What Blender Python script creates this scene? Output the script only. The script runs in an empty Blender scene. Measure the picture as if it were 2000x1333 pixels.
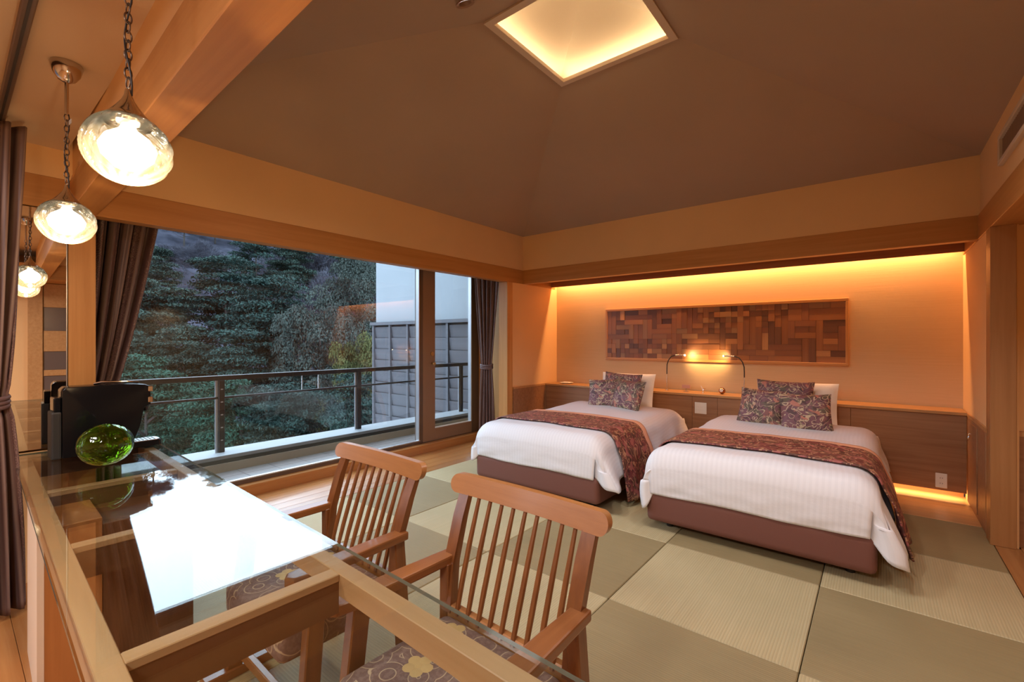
import bpy, bmesh, math, random
import numpy as np
from mathutils import Vector, Matrix, noise as mnoise

PI = math.pi
R = math.radians
SC = bpy.context.scene
COL = SC.collection
random.seed(7)

# ------------------------------------------------------------------ camera, world, exposure
cam_d = bpy.data.cameras.new('camera')
cam = bpy.data.objects.new('camera', cam_d)
COL.objects.link(cam)
SC.camera = cam
cam_d.sensor_width = 36.0
cam_d.lens = 36.0 * 890.0 / 2000.0
cam_d.clip_start = 0.02
cam_d.clip_end = 400
cam.location = (0, 0, 1.30)
YAW = math.atan2(714, 890)
cam.rotation_euler = (R(90.0), 0, YAW)

SC.view_settings.view_transform = 'Standard'
SC.view_settings.look = 'None'
SC.view_settings.exposure = 0.04
SC.view_settings.gamma = 1.0
SC.view_settings.use_curve_mapping = False

SKY = 7.5
world = bpy.data.worlds.new('overcast_sky')
SC.world = world
world.use_nodes = True
wn = world.node_tree.nodes
bg = wn['Background']
bg.inputs[0].default_value = (0.66, 0.82, 1.0, 1)
bg.inputs[1].default_value = SKY

cy = SC.cycles
cy.max_bounces = 10
cy.diffuse_bounces = 5
cy.glossy_bounces = 5
cy.transmission_bounces = 10
cy.transparent_max_bounces = 16
cy.caustics_reflective = False
cy.caustics_refractive = False
cy.sample_clamp_indirect = 4.0
cy.sample_clamp_direct = 0.0

WARM = (1.0, 0.48, 0.19)      # strip lights
LAMP = (1.0, 0.66, 0.36)       # bulbs
NEUT = (1.0, 0.92, 0.90)

def light(name, kind, loc, power, color, rot=(0, 0, 0), parent=None, **kw):
    d = bpy.data.lights.new(name, kind)
    d.energy = power
    d.color = color
    for k, v in kw.items():
        setattr(d, k, v)
    o = bpy.data.objects.new(name, d)
    o.location = loc
    o.rotation_euler = rot
    COL.objects.link(o)
    if parent:
        o.parent = parent
    return o

# ------------------------------------------------------------------ mesh helpers
class MB:
    def __init__(self):
        self.v = []; self.f = []; self.m = []; self.uv = {}
        self.mi = 0
    def face(self, idx, uv=None):
        self.f.append(tuple(idx)); self.m.append(self.mi)
        if uv: self.uv[len(self.f) - 1] = uv
    def quad(self, a, b, c, d):
        n = len(self.v); self.v += [a, b, c, d]; self.face((n, n+1, n+2, n+3)); return self
    def box(self, x0, x1, y0, y1, z0, z1):
        x0, x1 = min(x0, x1), max(x0, x1); y0, y1 = min(y0, y1), max(y0, y1); z0, z1 = min(z0, z1), max(z0, z1)
        n = len(self.v)
        self.v += [(x, y, z) for z in (z0, z1) for y in (y0, y1) for x in (x0, x1)]
        for q in ((0,2,3,1), (4,5,7,6), (0,1,5,4), (2,6,7,3), (0,4,6,2), (1,3,7,5)):
            self.face([n + i for i in q])
        return self
    def xbox(self, mat, sx, sy, sz):
        n = len(self.v)
        for z in (-.5, .5):
            for y in (-.5, .5):
                for x in (-.5, .5):
                    self.v.append(tuple(mat @ Vector((x*sx, y*sy, z*sz))))
        for q in ((0,2,3,1), (4,5,7,6), (0,1,5,4), (2,6,7,3), (0,4,6,2), (1,3,7,5)):
            self.face([n + i for i in q])
        return self
    def bar(self, p0, p1, w, h, up=(0, 0, 1)):
        p0 = Vector(p0); p1 = Vector(p1); d = p1 - p0; L = d.length
        y = d.normalized(); x = y.cross(Vector(up))
        if x.length < 1e-5: x = Vector((1, 0, 0))
        x.normalize(); z = x.cross(y)
        m = Matrix((x, y, z)).transposed().to_4x4(); m.translation = (p0 + p1) / 2
        return self.xbox(m, w, L, h)
    def tube(self, pts, rad, seg=10, cap=True, closed=False):
        pts = [Vector(p) for p in pts]; n = len(pts); n0 = len(self.v)
        rads = rad if isinstance(rad, (list, tuple)) else [rad] * n
        up = None
        for i, p in enumerate(pts):
            if closed: t = pts[(i+1) % n] - pts[i-1]
            else: t = pts[min(i+1, n-1)] - pts[max(i-1, 0)]
            t.normalize()
            if up is None:
                up = Vector((0, 0, 1)) if abs(t.z) < .9 else Vector((1, 0, 0))
            x = t.cross(up).normalized(); up = x.cross(t).normalized()
            for k in range(seg):
                a = 2*PI*k/seg
                self.v.append(tuple(p + (x*math.cos(a) + up*math.sin(a)) * rads[i]))
        for i in range(n if closed else n-1):
            for k in range(seg):
                a = n0 + i*seg + k; b = n0 + i*seg + (k+1) % seg
                j = (i+1) % n
                c = n0 + j*seg + (k+1) % seg; d = n0 + j*seg + k
                self.face((a, b, c, d))
        if cap and not closed:
            self.face([n0 + k for k in range(seg)][::-1])
            self.face([n0 + (n-1)*seg + k for k in range(seg)])
        return self
    def lathe(self, prof, seg=24, c=(0, 0, 0), fn=None, cap=True):
        n0 = len(self.v); n = len(prof)
        for i, (r, z) in enumerate(prof):
            for k in range(seg):
                a = 2*PI*k/seg
                rr = r * (fn(a, i/(n-1)) if fn else 1)
                self.v.append((c[0] + rr*math.cos(a), c[1] + rr*math.sin(a), c[2] + z))
        for i in range(n-1):
            for k in range(seg):
                self.face((n0+i*seg+k, n0+i*seg+(k+1) % seg, n0+(i+1)*seg+(k+1) % seg, n0+(i+1)*seg+k))
        if cap:
            if prof[0][0] > 1e-6: self.face([n0 + k for k in range(seg)][::-1])
            if prof[-1][0] > 1e-6: self.face([n0 + (n-1)*seg + k for k in range(seg)])
        return self
    def prism(self, poly, axis, a0, a1):
        # poly of 2d points, extruded along axis 'x','y','z'
        n0 = len(self.v); n = len(poly)
        for a in (a0, a1):
            for (p, q) in poly:
                self.v.append({'x': (a, p, q), 'y': (p, a, q), 'z': (p, q, a)}[axis])
        self.face([n0 + i for i in range(n)][::-1]); self.face([n0 + n + i for i in range(n)])
        for i in range(n):
            j = (i+1) % n
            self.face((n0+i, n0+j, n0+n+j, n0+n+i))
        return self
    def grid(self, fn, nu, nv, uvfn=None):
        n0 = len(self.v)
        for j in range(nv+1):
            for i in range(nu+1):
                self.v.append(tuple(fn(i/nu, j/nv)))
        for j in range(nv):
            for i in range(nu):
                a = n0 + j*(nu+1) + i
                uvs = None
                g = uvfn or (lambda u, v: (u, v))
                uvs = [g(i/nu, j/nv), g((i+1)/nu, j/nv), g((i+1)/nu, (j+1)/nv), g(i/nu, (j+1)/nv)]
                self.face((a, a+1, a+nu+2, a+nu+1), uvs)
        return self
    def mesh(self, name, mats, smooth=False, bevel=0, bseg=1, normals=True, weld=False):
        me = bpy.data.meshes.new(name)
        me.from_pydata([tuple(p) for p in self.v], [], self.f)
        if not isinstance(mats, (list, tuple)): mats = [mats]
        for m in mats: me.materials.append(m)
        for p, mi in zip(me.polygons, self.m): p.material_index = mi
        if self.uv:
            ul = me.uv_layers.new(name='UVMap')
            for fi, uvs in self.uv.items():
                for k, li in enumerate(me.polygons[fi].loop_indices):
                    ul.data[li].uv = uvs[k]
        if bevel or normals:
            bm = bmesh.new(); bm.from_mesh(me)
            if weld: bmesh.ops.remove_doubles(bm, verts=bm.verts, dist=1e-4)
            if normals: bmesh.ops.recalc_face_normals(bm, faces=bm.faces)
            if bevel:
                es = [e for e in bm.edges if len(e.link_faces) == 2 and e.calc_face_angle(0) > .5]
                bmesh.ops.bevel(bm, geom=es, offset=bevel, segments=bseg, profile=.6, affect='EDGES', clamp_overlap=True)
            bm.to_mesh(me); bm.free()
        if smooth:
            for p in me.polygons: p.use_smooth = True
            if smooth != 'all':
                try: me.set_sharp_from_angle(angle=R(40))
                except Exception: pass
        me.update()
        return me
    def build(self, name, mats, parent=None, loc=None, rot=None, **kw):
        return place(name, self.mesh(name, mats, **kw), parent, loc, rot)

def place(name, me, parent=None, loc=None, rot=None):
    o = bpy.data.objects.new(name, me)
    COL.objects.link(o)
    if parent: o.parent = parent
    if loc: o.location = loc
    if rot: o.rotation_euler = rot
    return o
def thing(name, label, cat, loc=(0, 0, 0), rz=0, group=None):
    o = bpy.data.objects.new(name, None)
    o.empty_display_size = .1
    COL.objects.link(o)
    o.location = loc; o.rotation_euler = (0, 0, rz)
    return tag(o, label, cat, group)
def tag(o, label, cat, group=None):
    o['label'] = label; o['category'] = cat
    if group: o['group'] = group
    return o
def struct(o, label=None, cat=None):
    o['kind'] = 'structure'
    if label: o['label'] = label
    if cat: o['category'] = cat
    return o
def copy_tree(o, parent=None):
    c = o.copy(); COL.objects.link(c); c.parent = parent
    for ch in list(o.children): copy_tree(ch, c)
    return c
def BX(*a): return MB().box(*a)

# ------------------------------------------------------------------ materials
class Mat:
    def __init__(self, name):
        self.m = bpy.data.materials.new(name); self.m.use_nodes = True
        self.nt = self.m.node_tree; self.b = self.nt.nodes['Principled BSDF']
        self.out = self.nt.nodes['Material Output']
    def n(self, t, **kw):
        x = self.nt.nodes.new('ShaderNode' + t)
        for k, v in kw.items(): setattr(x, k, v)
        return x
    def l(self, a, b): self.nt.links.new(a, b)
    def co(self, kind='Object', scale=(1, 1, 1), rot=(0, 0, 0)):
        t = self.n('TexCoord'); mp = self.n('Mapping')
        mp.inputs['Scale'].default_value = scale; mp.inputs['Rotation'].default_value = rot
        self.l(t.outputs[kind], mp.inputs['Vector']); return mp.outputs[0]
    def noise(self, vec, scale, detail=4, rough=.55, dist=0):
        x = self.n('TexNoise'); x.inputs['Scale'].default_value = scale; x.inputs['Detail'].default_value = detail
        x.inputs['Roughness'].default_value = rough; x.inputs['Distortion'].default_value = dist
        if vec is not None: self.l(vec, x.inputs['Vector'])
        return x.outputs[0]
    def ramp(self, fac, stops, interp='LINEAR'):
        x = self.n('ValToRGB'); cr = x.color_ramp; cr.interpolation = interp
        while len(cr.elements) < len(stops): cr.elements.new(.5)
        for e, (p, c) in zip(cr.elements, stops):
            e.position = p; e.color = (*c, 1) if len(c) == 3 else c
        self.l(fac, x.inputs[0]); return x.outputs[0]
    def mix(self, fac, a, b, blend='MIX'):
        x = self.n('MixRGB', blend_type=blend)
        for s, v in zip(x.inputs, (fac, a, b)):
            if hasattr(v, 'node'): self.l(v, s)
            elif isinstance(v, (int, float)): s.default_value = v
            else: s.default_value = (*v, 1) if len(v) == 3 else v
        return x.outputs[0]
    def math(self, op, a, b=None):
        x = self.n('Math', operation=op)
        for s, v in zip(x.inputs, (a, b)):
            if v is None: continue
            if hasattr(v, 'node'): self.l(v, s)
            else: s.default_value = v
        return x.outputs[0]
    def bump(self, h, strength=.2, dist=.01):
        x = self.n('Bump'); x.inputs['Strength'].default_value = strength; x.inputs['Distance'].default_value = dist
        self.l(h, x.inputs['Height']); self.l(x.outputs[0], self.b.inputs['Normal'])
    def base(self, c):
        if hasattr(c, 'node'): self.l(c, self.b.inputs['Base Color'])
        else: self.b.inputs['Base Color'].default_value = (*c, 1)
        return self
    def p(self, **kw):
        for k, v in kw.items():
            self.b.inputs[k.replace('_', ' ')].default_value = v
        return self

def plain(name, c, rough=.5, metal=0, coat=0):
    m = Mat(name); m.base(c).p(Roughness=rough, Metallic=metal)
    if coat: m.p(Coat_Weight=coat, Coat_Roughness=.1)
    return m.m
def wood(name, light_c, dark_c, axis='y', scale=1.0, rough=.42, vary=0.0, coat=0, contrast=(.3, .72)):
    m = Mat(name)
    lo, hi = 1.2 * scale, 34 * scale
    sc = {'x': (lo, hi, hi), 'y': (hi, lo, hi), 'z': (hi, hi, lo)}[axis]
    v = m.co('Object', sc)
    if vary:
        oi = m.n('ObjectInfo'); ad = m.n('VectorMath', operation='ADD'); cb = m.n('CombineXYZ')
        ml = m.math('MULTIPLY', oi.outputs['Random'], 60.0)
        for i in range(3): m.l(ml, cb.inputs[i])
        m.l(v, ad.inputs[0]); m.l(cb.outputs[0], ad.inputs[1]); v = ad.outputs[0]
    f = m.noise(v, 1.0, 5, .6, .35)
    col = m.ramp(f, [(contrast[0], dark_c), (contrast[1], light_c)])
    if vary:
        hs = m.n('HueSaturation')
        mr = m.n('MapRange'); mr.inputs['To Min'].default_value = 1 - vary; mr.inputs['To Max'].default_value = 1 + vary
        m.l(oi.outputs['Random'], mr.inputs['Value']); m.l(mr.outputs[0], hs.inputs['Value'])
        m.l(col, hs.inputs['Color']); col = hs.outputs[0]
    m.base(col).p(Roughness=rough)
    if coat: m.p(Coat_Weight=coat, Coat_Roughness=.12)
    m.bump(f, .06, .004)
    return m.m
def emis(name, c, s):
    m = Mat(name); m.base((0, 0, 0)).p(Emission_Color=(*c, 1), Emission_Strength=s); return m.m
def clear_glass(name, tint=(.97, .985, .98), ior=1.5, rough=0.0):
    m = Mat(name); nt = m.nt; nt.nodes.remove(m.b)
    tr = m.n('BsdfTransparent'); tr.inputs[0].default_value = (*tint, 1)
    gl = m.n('BsdfGlossy'); gl.inputs['Roughness'].default_value = rough
    fr = m.n('Fresnel'); geo = m.n('NewGeometry')      # same reflectance entering and leaving the thin slab
    m.l(m.math('ADD', m.math('MULTIPLY', geo.outputs['Backfacing'], 1/ior - ior), ior), fr.inputs[0])
    mx = m.n('MixShader'); m.l(fr.outputs[0], mx.inputs[0]); m.l(tr.outputs[0], mx.inputs[1]); m.l(gl.outputs[0], mx.inputs[2])
    m.l(mx.outputs[0], m.out.inputs[0]); return m.m

M = {}
M['beam'] = wood('cedar_beam_wood', (.54, .255, .076), (.43, .185, .048), 'x', .8)
M['beam_y'] = wood('cedar_beam_wood_lengthwise', (.54, .255, .076), (.43, .185, .048), 'y', .8)
M['post'] = wood('cedar_post_wood', (.60, .30, .095), (.48, .215, .058), 'z', .8)
M['jamb'] = wood('dark_jamb_wood', (.40, .19, .068), (.31, .135, .042), 'z', .8)
M['plank_y'] = wood('floor_plank_wood_lengthwise', (.47, .22, .075), (.36, .145, .042), 'y', .7, .25, .12, .3)
M['plank_x'] = wood('floor_plank_wood', (.47, .22, .075), (.36, .145, .042), 'x', .7, .25, .12, .3)
M['plank_light'] = wood('pale_floor_plank_wood', (.62, .36, .16), (.52, .28, .11), 'x', .7, .3, .06, .2)
M['panel'] = wood('headboard_walnut', (.35, .18, .085), (.25, .115, .05), 'x', .9, .45, .05)
M['shelf'] = wood('shelf_wood', (.52, .29, .12), (.42, .21, .075), 'x', .9, .35)
M['valance'] = wood('dark_valance_wood', (.36, .155, .055), (.27, .105, .034), 'x', .9, .5)
M['table'] = wood('table_frame_wood', (.50, .30, .15), (.42, .235, .105), 'x', .9, .4)
M['table_y'] = wood('table_crossbar_wood', (.50, .30, .15), (.42, .235, .105), 'y', .9, .4)
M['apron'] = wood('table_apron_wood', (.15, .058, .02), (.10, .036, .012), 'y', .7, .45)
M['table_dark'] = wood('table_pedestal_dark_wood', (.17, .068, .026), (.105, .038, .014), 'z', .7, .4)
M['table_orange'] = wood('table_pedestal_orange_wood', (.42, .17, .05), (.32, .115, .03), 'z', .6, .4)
M['chair'] = wood('chair_teak', (.22, .082, .023), (.145, .048, .012), 'z', .9, .33, 0, .25)
M['chair_x'] = wood('chair_teak_rail', (.41, .190, .064), (.31, .130, .040), 'x', .9, .33, 0, .25)
M['chair_y'] = wood('chair_teak_arm', (.28, .108, .031), (.19, .066, .017), 'y', .9, .33, 0, .25)

def plaster(name, c, bump=.12):
    m = Mat(name)
    v = m.co('Object')
    f = m.noise(v, 160, 3, .6)
    big = m.noise(v, 1.3, 2)
    m.base(m.ramp(big, [(.3, tuple(x*.96 for x in c)), (.7, tuple(min(1, x*1.03) for x in c))])).p(Roughness=.85)
    m.bump(f, bump, .003)
    return m.m
M['wall'] = plaster('cream_wallpaper', (.76, .49, .235))
M['ceil'] = plaster('taupe_ceiling_paper', (.375, .26, .175))
M['ceil_flat'] = plaster('beige_ceiling_paper', (.62, .49, .36))
M['cove'] = plaster('cove_paper', (.60, .47, .32), .35)
M['ext_white'] = plaster('exterior_white_render', (.20, .215, .23))
# niche wall paper with fine horizontal weave
m = Mat('woven_niche_paper')
v = m.co('Object', (3, 3, 150)); f = m.noise(v, 1.0, 4, .6, .4)
m.base(m.ramp(f, [(.3, (.63, .44, .235)), (.7, (.67, .475, .262))])).p(Roughness=.8); m.bump(f, .15, .004)
M['niche'] = m.m

def tatami(name, c1, c2, axis):
    m = Mat(name)
    v = m.co('Object')
    w = m.n('TexWave', wave_type='BANDS', bands_direction=axis.upper()); w.inputs['Scale'].default_value = 26.0
    w.inputs['Distortion'].default_value = .25; w.inputs['Detail'].default_value = 1
    m.l(v, w.inputs['Vector'])
    st = (1.5, 160, 1) if axis == 'y' else (160, 1.5, 1)
    g = m.noise(m.co('Object', st), 1.0, 3, .6)
    big = m.noise(v, 2.2, 3)
    mixf = m.math('MULTIPLY', m.math('ADD', g, big), .5)
    col = m.ramp(mixf, [(.35, c2), (.65, c1)])
    rib = m.ramp(w.outputs[1], [(0, (.86, .86, .86)), (.35, (1, 1, 1))])
    m.base(m.mix(1.0, col, rib, 'MULTIPLY')).p(Roughness=.62)
    m.bump(w.outputs[1], .25, .003)
    return m.m
M['mat_a'] = tatami('tatami_sheen_pale', (.48, .405, .232), (.41, .345, .19), 'x')  # sheen of this weave direction put into the colour, paler
M['mat_b'] = tatami('tatami_sheen_dark', (.31, .245, .122), (.245, .19, .090), 'y')  # same matting turned, its duller sheen put into a darker colour

M['bronze'] = plain('bronze_sash', (.12, .078, .056), .45, .1)
M['bronze_lt'] = plain('bronze_sash_face', (.27, .165, .105), .45, .1)
M['alu'] = plain('aluminium_edge', (.55, .56, .58), .35, .8)
M['steel'] = plain('dark_rail_steel', (.012, .009, .0085), .4, 0)
M['chrome'] = plain('polished_nickel', (.55, .50, .46), .12, 1)
M['chain'] = plain('aged_chain_metal', (.16, .12, .09), .35, .9)
M['silver'] = plain('brushed_silver', (.75, .74, .72), .25, 1)
M['brass'] = plain('brass_lock', (.45, .32, .16), .3, 1)
m = Mat('glossy_black_plastic'); m.base((.006, .006, .007)).p(Roughness=.16, Specular_IOR_Level=.18); M['black'] = m.m
M['blackm'] = plain('matt_black_plastic', (.015, .014, .014), .5)
M['white'] = plain('white_plastic', (.78, .74, .66), .4)
M['dark'] = plain('dark_gap', (.02, .014, .01), .7)
M['cap'] = plain('pale_curb_cap', (.25, .26, .27), .6)
M['parapet'] = plaster('beige_parapet_render', (.36, .30, .23))
M['tile'] = plain('balcony_tile', (.17, .15, .14), .5)
M['mirror'] = plain('mirror_silvering', (.86, .86, .84), .0, 1)
M['pane'] = clear_glass('window_glass', (.93, .955, .96), 1.5)
M['tglass'] = clear_glass('table_glass', (.93, .965, .95), 1.6)
m = Mat('table_glass_edge'); m.base((.10, .20, .19)).p(Roughness=.08, Transmission_Weight=.5); M['tedge'] = m.m
M['brownfab'] = plain('brown_bed_base_cloth', (.165, .062, .044), .75)
m = Mat('green_glass')
m.base((.58, .95, .12)).p(Roughness=.02, Transmission_Weight=1.0, IOR=1.45)
vv = m.noise(m.co('Object'), 26, 2); m.bump(vv, .3, .02)
M['green'] = m.m
# swirled lamp glass : cream translucent + gloss
m = Mat('swirl_lamp_glass'); nt = m.nt; nt.nodes.remove(m.b)
tr = m.n('BsdfTransparent'); tr.inputs[0].default_value = (1, .97, .88, 1)
tl = m.n('BsdfTranslucent'); tl.inputs[0].default_value = (.085, .080, .060, 1)
df = m.n('BsdfDiffuse'); df.inputs[0].default_value = (.085, .075, .038, 1)
gl = m.n('BsdfGlossy'); gl.inputs['Roughness'].default_value = .05
lw = m.n('LayerWeight'); lw.inputs[0].default_value = .35
uv = m.n('TexCoord'); sp = m.n('SeparateXYZ'); m.l(uv.outputs['UV'], sp.inputs[0])
wave = m.math('SINE', m.math('MULTIPLY', m.math('ADD', sp.outputs[0], m.math('MULTIPLY', sp.outputs[1], .28)), 2*PI*14))
op = m.math('ADD', m.math('MULTIPLY', wave, .26), .46)
fac = m.math('ADD', op, m.math('MULTIPLY', lw.outputs['Facing'], .35))
a1 = m.n('MixShader'); a1.inputs[0].default_value = .35; m.l(tl.outputs[0], a1.inputs[1]); m.l(df.outputs[0], a1.inputs[2])
a2 = m.n('MixShader'); m.l(fac, a2.inputs[0]); m.l(tr.outputs[0], a2.inputs[1]); m.l(a1.outputs[0], a2.inputs[2])
fr = m.n('Fresnel'); fr.inputs[0].default_value = 1.45
a3 = m.n('MixShader'); m.l(fr.outputs[0], a3.inputs[0]); m.l(a2.outputs[0], a3.inputs[1]); m.l(gl.outputs[0], a3.inputs[2])
m.l(a3.outputs[0], m.out.inputs[0]); M['shade'] = m.m

# bed linen with satin stripe
m = Mat('striped_white_linen')
tc = m.n('TexCoord'); sp = m.n('SeparateXYZ'); m.l(tc.outputs['UV'], sp.inputs[0])
s = m.math('SINE', m.math('MULTIPLY', sp.outputs[0], 2*PI/.032))
fac = m.math('GREATER_THAN', s, 0.0)
m.base(m.mix(fac, (.78, .79, .835), (.745, .755, .80))).p(Roughness=.62)
rr = m.math('ADD', m.math('MULTIPLY', fac, -.2), .65); m.l(rr, m.b.inputs['Roughness'])
f = m.noise(m.co('UV'), 9, 4); m.bump(f, .12, .02)
M['linen'] = m.m
m = Mat('plain_white_pillow'); m.base((.80, .74, .66)).p(Roughness=.7)
m.bump(m.noise(m.co('Object'), 7, 3), .25, .03); M['pillow'] = m.m

def paisley(name, s, ground, leafc, kind='UV'):
    m = Mat(name)
    v = m.co(kind)
    def ridge(scale, lo, hi, dist):
        f = m.noise(v, scale*s, 1.5, .5, dist)
        d = m.math('ABSOLUTE', m.math('SUBTRACT', f, .5))
        return m.ramp(d, [(lo, (1, 1, 1)), (hi, (0, 0, 0))])
    big = m.noise(v, 7.0*s, 2, .5, 1.0)
    zone = m.ramp(big, [(.46, (0, 0, 0)), (.54, (1, 1, 1))])
    zone2 = m.ramp(m.noise(v, 15*s, 2, .5, 1.5), [(.50, (0, 0, 0)), (.56, (1, 1, 1))])
    c = m.mix(zone, ground[0], ground[1])
    c = m.mix(zone2, c, ground[2])
    c = m.mix(m.ramp(m.noise(v, 34*s, 2, .6, 1.0), [(.52, (0, 0, 0)), (.60, (.8, .8, .8))]), c, ground[3])
    c = m.mix(m.math('MULTIPLY', ridge(18, .016, .036, 2.2), .95), c, leafc[0])
    spot = m.ramp(m.noise(v, 24*s, 1, .5, .6), [(.62, (0, 0, 0)), (.66, (.9, .9, .9))])
    c = m.mix(spot, c, leafc[1])
    m.base(c).p(Roughness=.6)
    m.bump(zone2, .06, .003)
    return m.m
M['paisley'] = paisley('paisley_cushion_cloth', .55, ((.20, .088, .105), (.24, .095, .085), (.14, .105, .072), (.075, .036, .040)), ((.56, .43, .28), (.52, .20, .14)))
M['runner'] = paisley('paisley_runner_cloth', .5, ((.17, .036, .038), (.21, .050, .050), (.125, .050, .034), (.060, .016, .017)), ((.50, .27, .16), (.40, .12, .11)))
M['peach'] = plain('peach_satin_edge', (.78, .42, .27), .5)
# curtain cloth
m = Mat('striped_brocade_curtain')
tc = m.n('TexCoord'); sp = m.n('SeparateXYZ'); m.l(tc.outputs['UV'], sp.inputs[0])
tri = m.math('FRACT', m.math('MULTIPLY', sp.outputs[0], 4.0))
band = m.ramp(tri, [(0, (0.128, 0.072, 0.066)), (.30, (0.128, 0.072, 0.066)), (.32, (0.255, 0.173, 0.143)), (.38, (0.090, 0.051, 0.048)), (.42, (0.210, 0.135, 0.112)), (.5, (0.083, 0.045, 0.042)), (.56, (0.225, 0.150, 0.128)), (.66, (0.105, 0.060, 0.057)), (.72, (0.240, 0.165, 0.135)), (.8, (0.128, 0.072, 0.066))])
vo = m.n('TexVoronoi', feature='F1'); vo.inputs['Scale'].default_value = 26
m.l(m.co('UV', (1, 1, 1)), vo.inputs['Vector'])
motif = m.ramp(m.math('SINE', m.math('MULTIPLY', vo.outputs[0], 22)), [(.4, (0, 0, 0)), (.7, (1, 1, 1))])
isb = m.math('LESS_THAN', tri, .30)
m.base(m.mix(m.math('MULTIPLY', motif, m.math('MULTIPLY', isb, .7)), band, (.27, .175, .14))).p(Roughness=.5)
M['curtain'] = m.m
# chair seat cloth
m = Mat('flower_seat_cloth')
v = m.co('Object')
vo = m.n('TexVoronoi', feature='F1'); vo.inputs['Scale'].default_value = 12; m.l(v, vo.inputs['Vector'])
rg = m.ramp(m.math('SINE', m.math('MULTIPLY', vo.outputs[0], 24)), [(.90, (0, 0, 0)), (.97, (1, 1, 1))])
dots = m.ramp(m.noise(v, 90, 2), [(.45, (.15, .085, .07)), (.6, (.20, .125, .105))])
m.base(m.mix(rg, dots, (.42, .31, .20))).p(Roughness=.75)
M['seat'] = m.m
M['seat_flower'] = plain('seat_flower_gold', (.50, .34, .14), .7)

# ------------------------------------------------------------------ setting: floor
XH, XR, YB, YN = -3.55, 0.57, 4.65, 5.45
ZB, ZT, ZC = 2.03, 2.205, 2.635
XG = -4.20
floor = struct(BX(-4.3, 1.3, -3.6, 5.6, -.2, -.03).build('floor', M['dark']), 'sub floor under tatami and planks')
XL = [-3.48, -2.70, -1.88, -1.06, -.24, .58]
YL = [4.53, 3.72, 2.91, 2.10, 1.29, .48]
mat_me = {}
for i in range(5):
    for j in range(5):
        w = XL[i+1] - XL[i]; d = YL[j] - YL[j+1]
        par = (i + j) % 2       # i=3,j=2 gets the paler sheen tint
        key = (round(w, 3), par)
        if key not in mat_me:
            g = .0018
            mat_me[key] = MB().box(-w/2+g, w/2-g, -d/2+g, d/2-g, -.03, 0).mesh('tatami_mat', M['mat_a'] if par == 1 else M['mat_b'], bevel=.004)
        place('tatami_mat', mat_me[key], floor, ((XL[i]+XL[i+1])/2, (YL[j]+YL[j+1])/2, 0))
def planks(x0, x1, y0, y1, n, along, z=0.0, mx='plank_x'):
    for k in range(n):
        if along == 'y':
            a = x0 + (x1-x0)*k/n; b = x0 + (x1-x0)*(k+1)/n
            BX(a+.0007, b-.0007, y0, y1, -.03, z).build('floor_plank', M['plank_y'], floor, bevel=.0015)
        else:
            a = y0 + (y1-y0)*k/n; b = y0 + (y1-y0)*(k+1)/n
            BX(x0, x1, a+.0007, b-.0007, -.03, z).build('floor_plank', M[mx], floor, bevel=.0015)
planks(-4.10, XL[0], .48, 4.50, 5, 'y')
planks(XL[0], .58, 4.53, 5.33, 6, 'x', mx='plank_light')
planks(.58, .70, .48, 4.2, 1, 'y')
planks(.70, 1.2, .48, 4.25, 4, 'y')
planks(-4.1, 1.2, -3.5, .48, 28, 'x')

# ------------------------------------------------------------------ setting: walls, beams, ceilings
def S(name, b, mat, label=None, **kw): return struct(b.build(name, mat, **kw), label)
# window side
S('trim_1', BX(XH-.10, XH, -3.5, 5.40, ZB, ZT), M['beam_y'], 'long cedar header beam above the balcony window', bevel=.003)
S('wall_left', BX(XH-.09, XH-.004, -3.5, 4.70, ZT, 2.75), M['wall'], 'cream wall band above the window header')
S('trim_2', BX(XH-.115, XH+.004, .437, .553, 0, ZB), M['post'], 'square cedar post beside the mirror', bevel=.003)
mirror_wall = MB().box(XH-.12, XH-.058, -.62, .437, 0, ZB).box(XH-.12, XH-.014, -.62, .437, 0, .70)
S('wall_left_inner', mirror_wall, M['wall'], 'cream wall behind the mirror')
S('wall_bay', MB().box(-4.30, XH-.02, 4.52, 4.62, 0, 2.4).box(XH-.095, XH-.006, 4.42, YN+.1, 0, 2.5), M['wall'], 'cream side wall between curtain and niche')
S('trim_3', MB().box(XH-.13, XH+.006, 4.325, 4.43, 0, ZB).box(-4.28, XH-.05, 4.50, 4.522, 0, ZB), M['post'], 'cedar corner trim beside the right curtain', bevel=.002)
S('ceiling_bay', BX(-4.40, XH-.09, -3.6, 4.65, 2.24, 2.32), M['ceil_flat'])
# back side
S('trim_4', BX(XH-.02, XR+.02, YB, YB+.08, ZB, ZT), M['beam'], 'cedar header beam above the bed niche', bevel=.003)
S('wall_back', BX(XH-.05, XR+.05, YB+.004, YB+.09, ZT, 2.75), M['wall'], 'cream wall band above the bed niche')
S('wall_niche', BX(XH-.1, XR+.1, YN, YN+.12, 0, 2.45), M['niche'], 'woven papered wall of the bed niche')
S('ceiling_niche', BX(XH-.1, XR+.1, YB+.05, YN+.1, 2.30, 2.40), M['valance'])
S('trim_5', BX(XH, XR, 5.30, 5.32, 2.045, 2.32), M['valance'], 'dark valance board hiding the niche light strip')
S('trim_6', BX(XH-.02, XH+.008, 4.44, 5.13, 0, .70), M['panel'], 'wood wainscot on the niche side wall')
S('trim_7', BX(XH-.02, XH+.014, 4.44, 5.13, .70, .722), M['shelf'])
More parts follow.
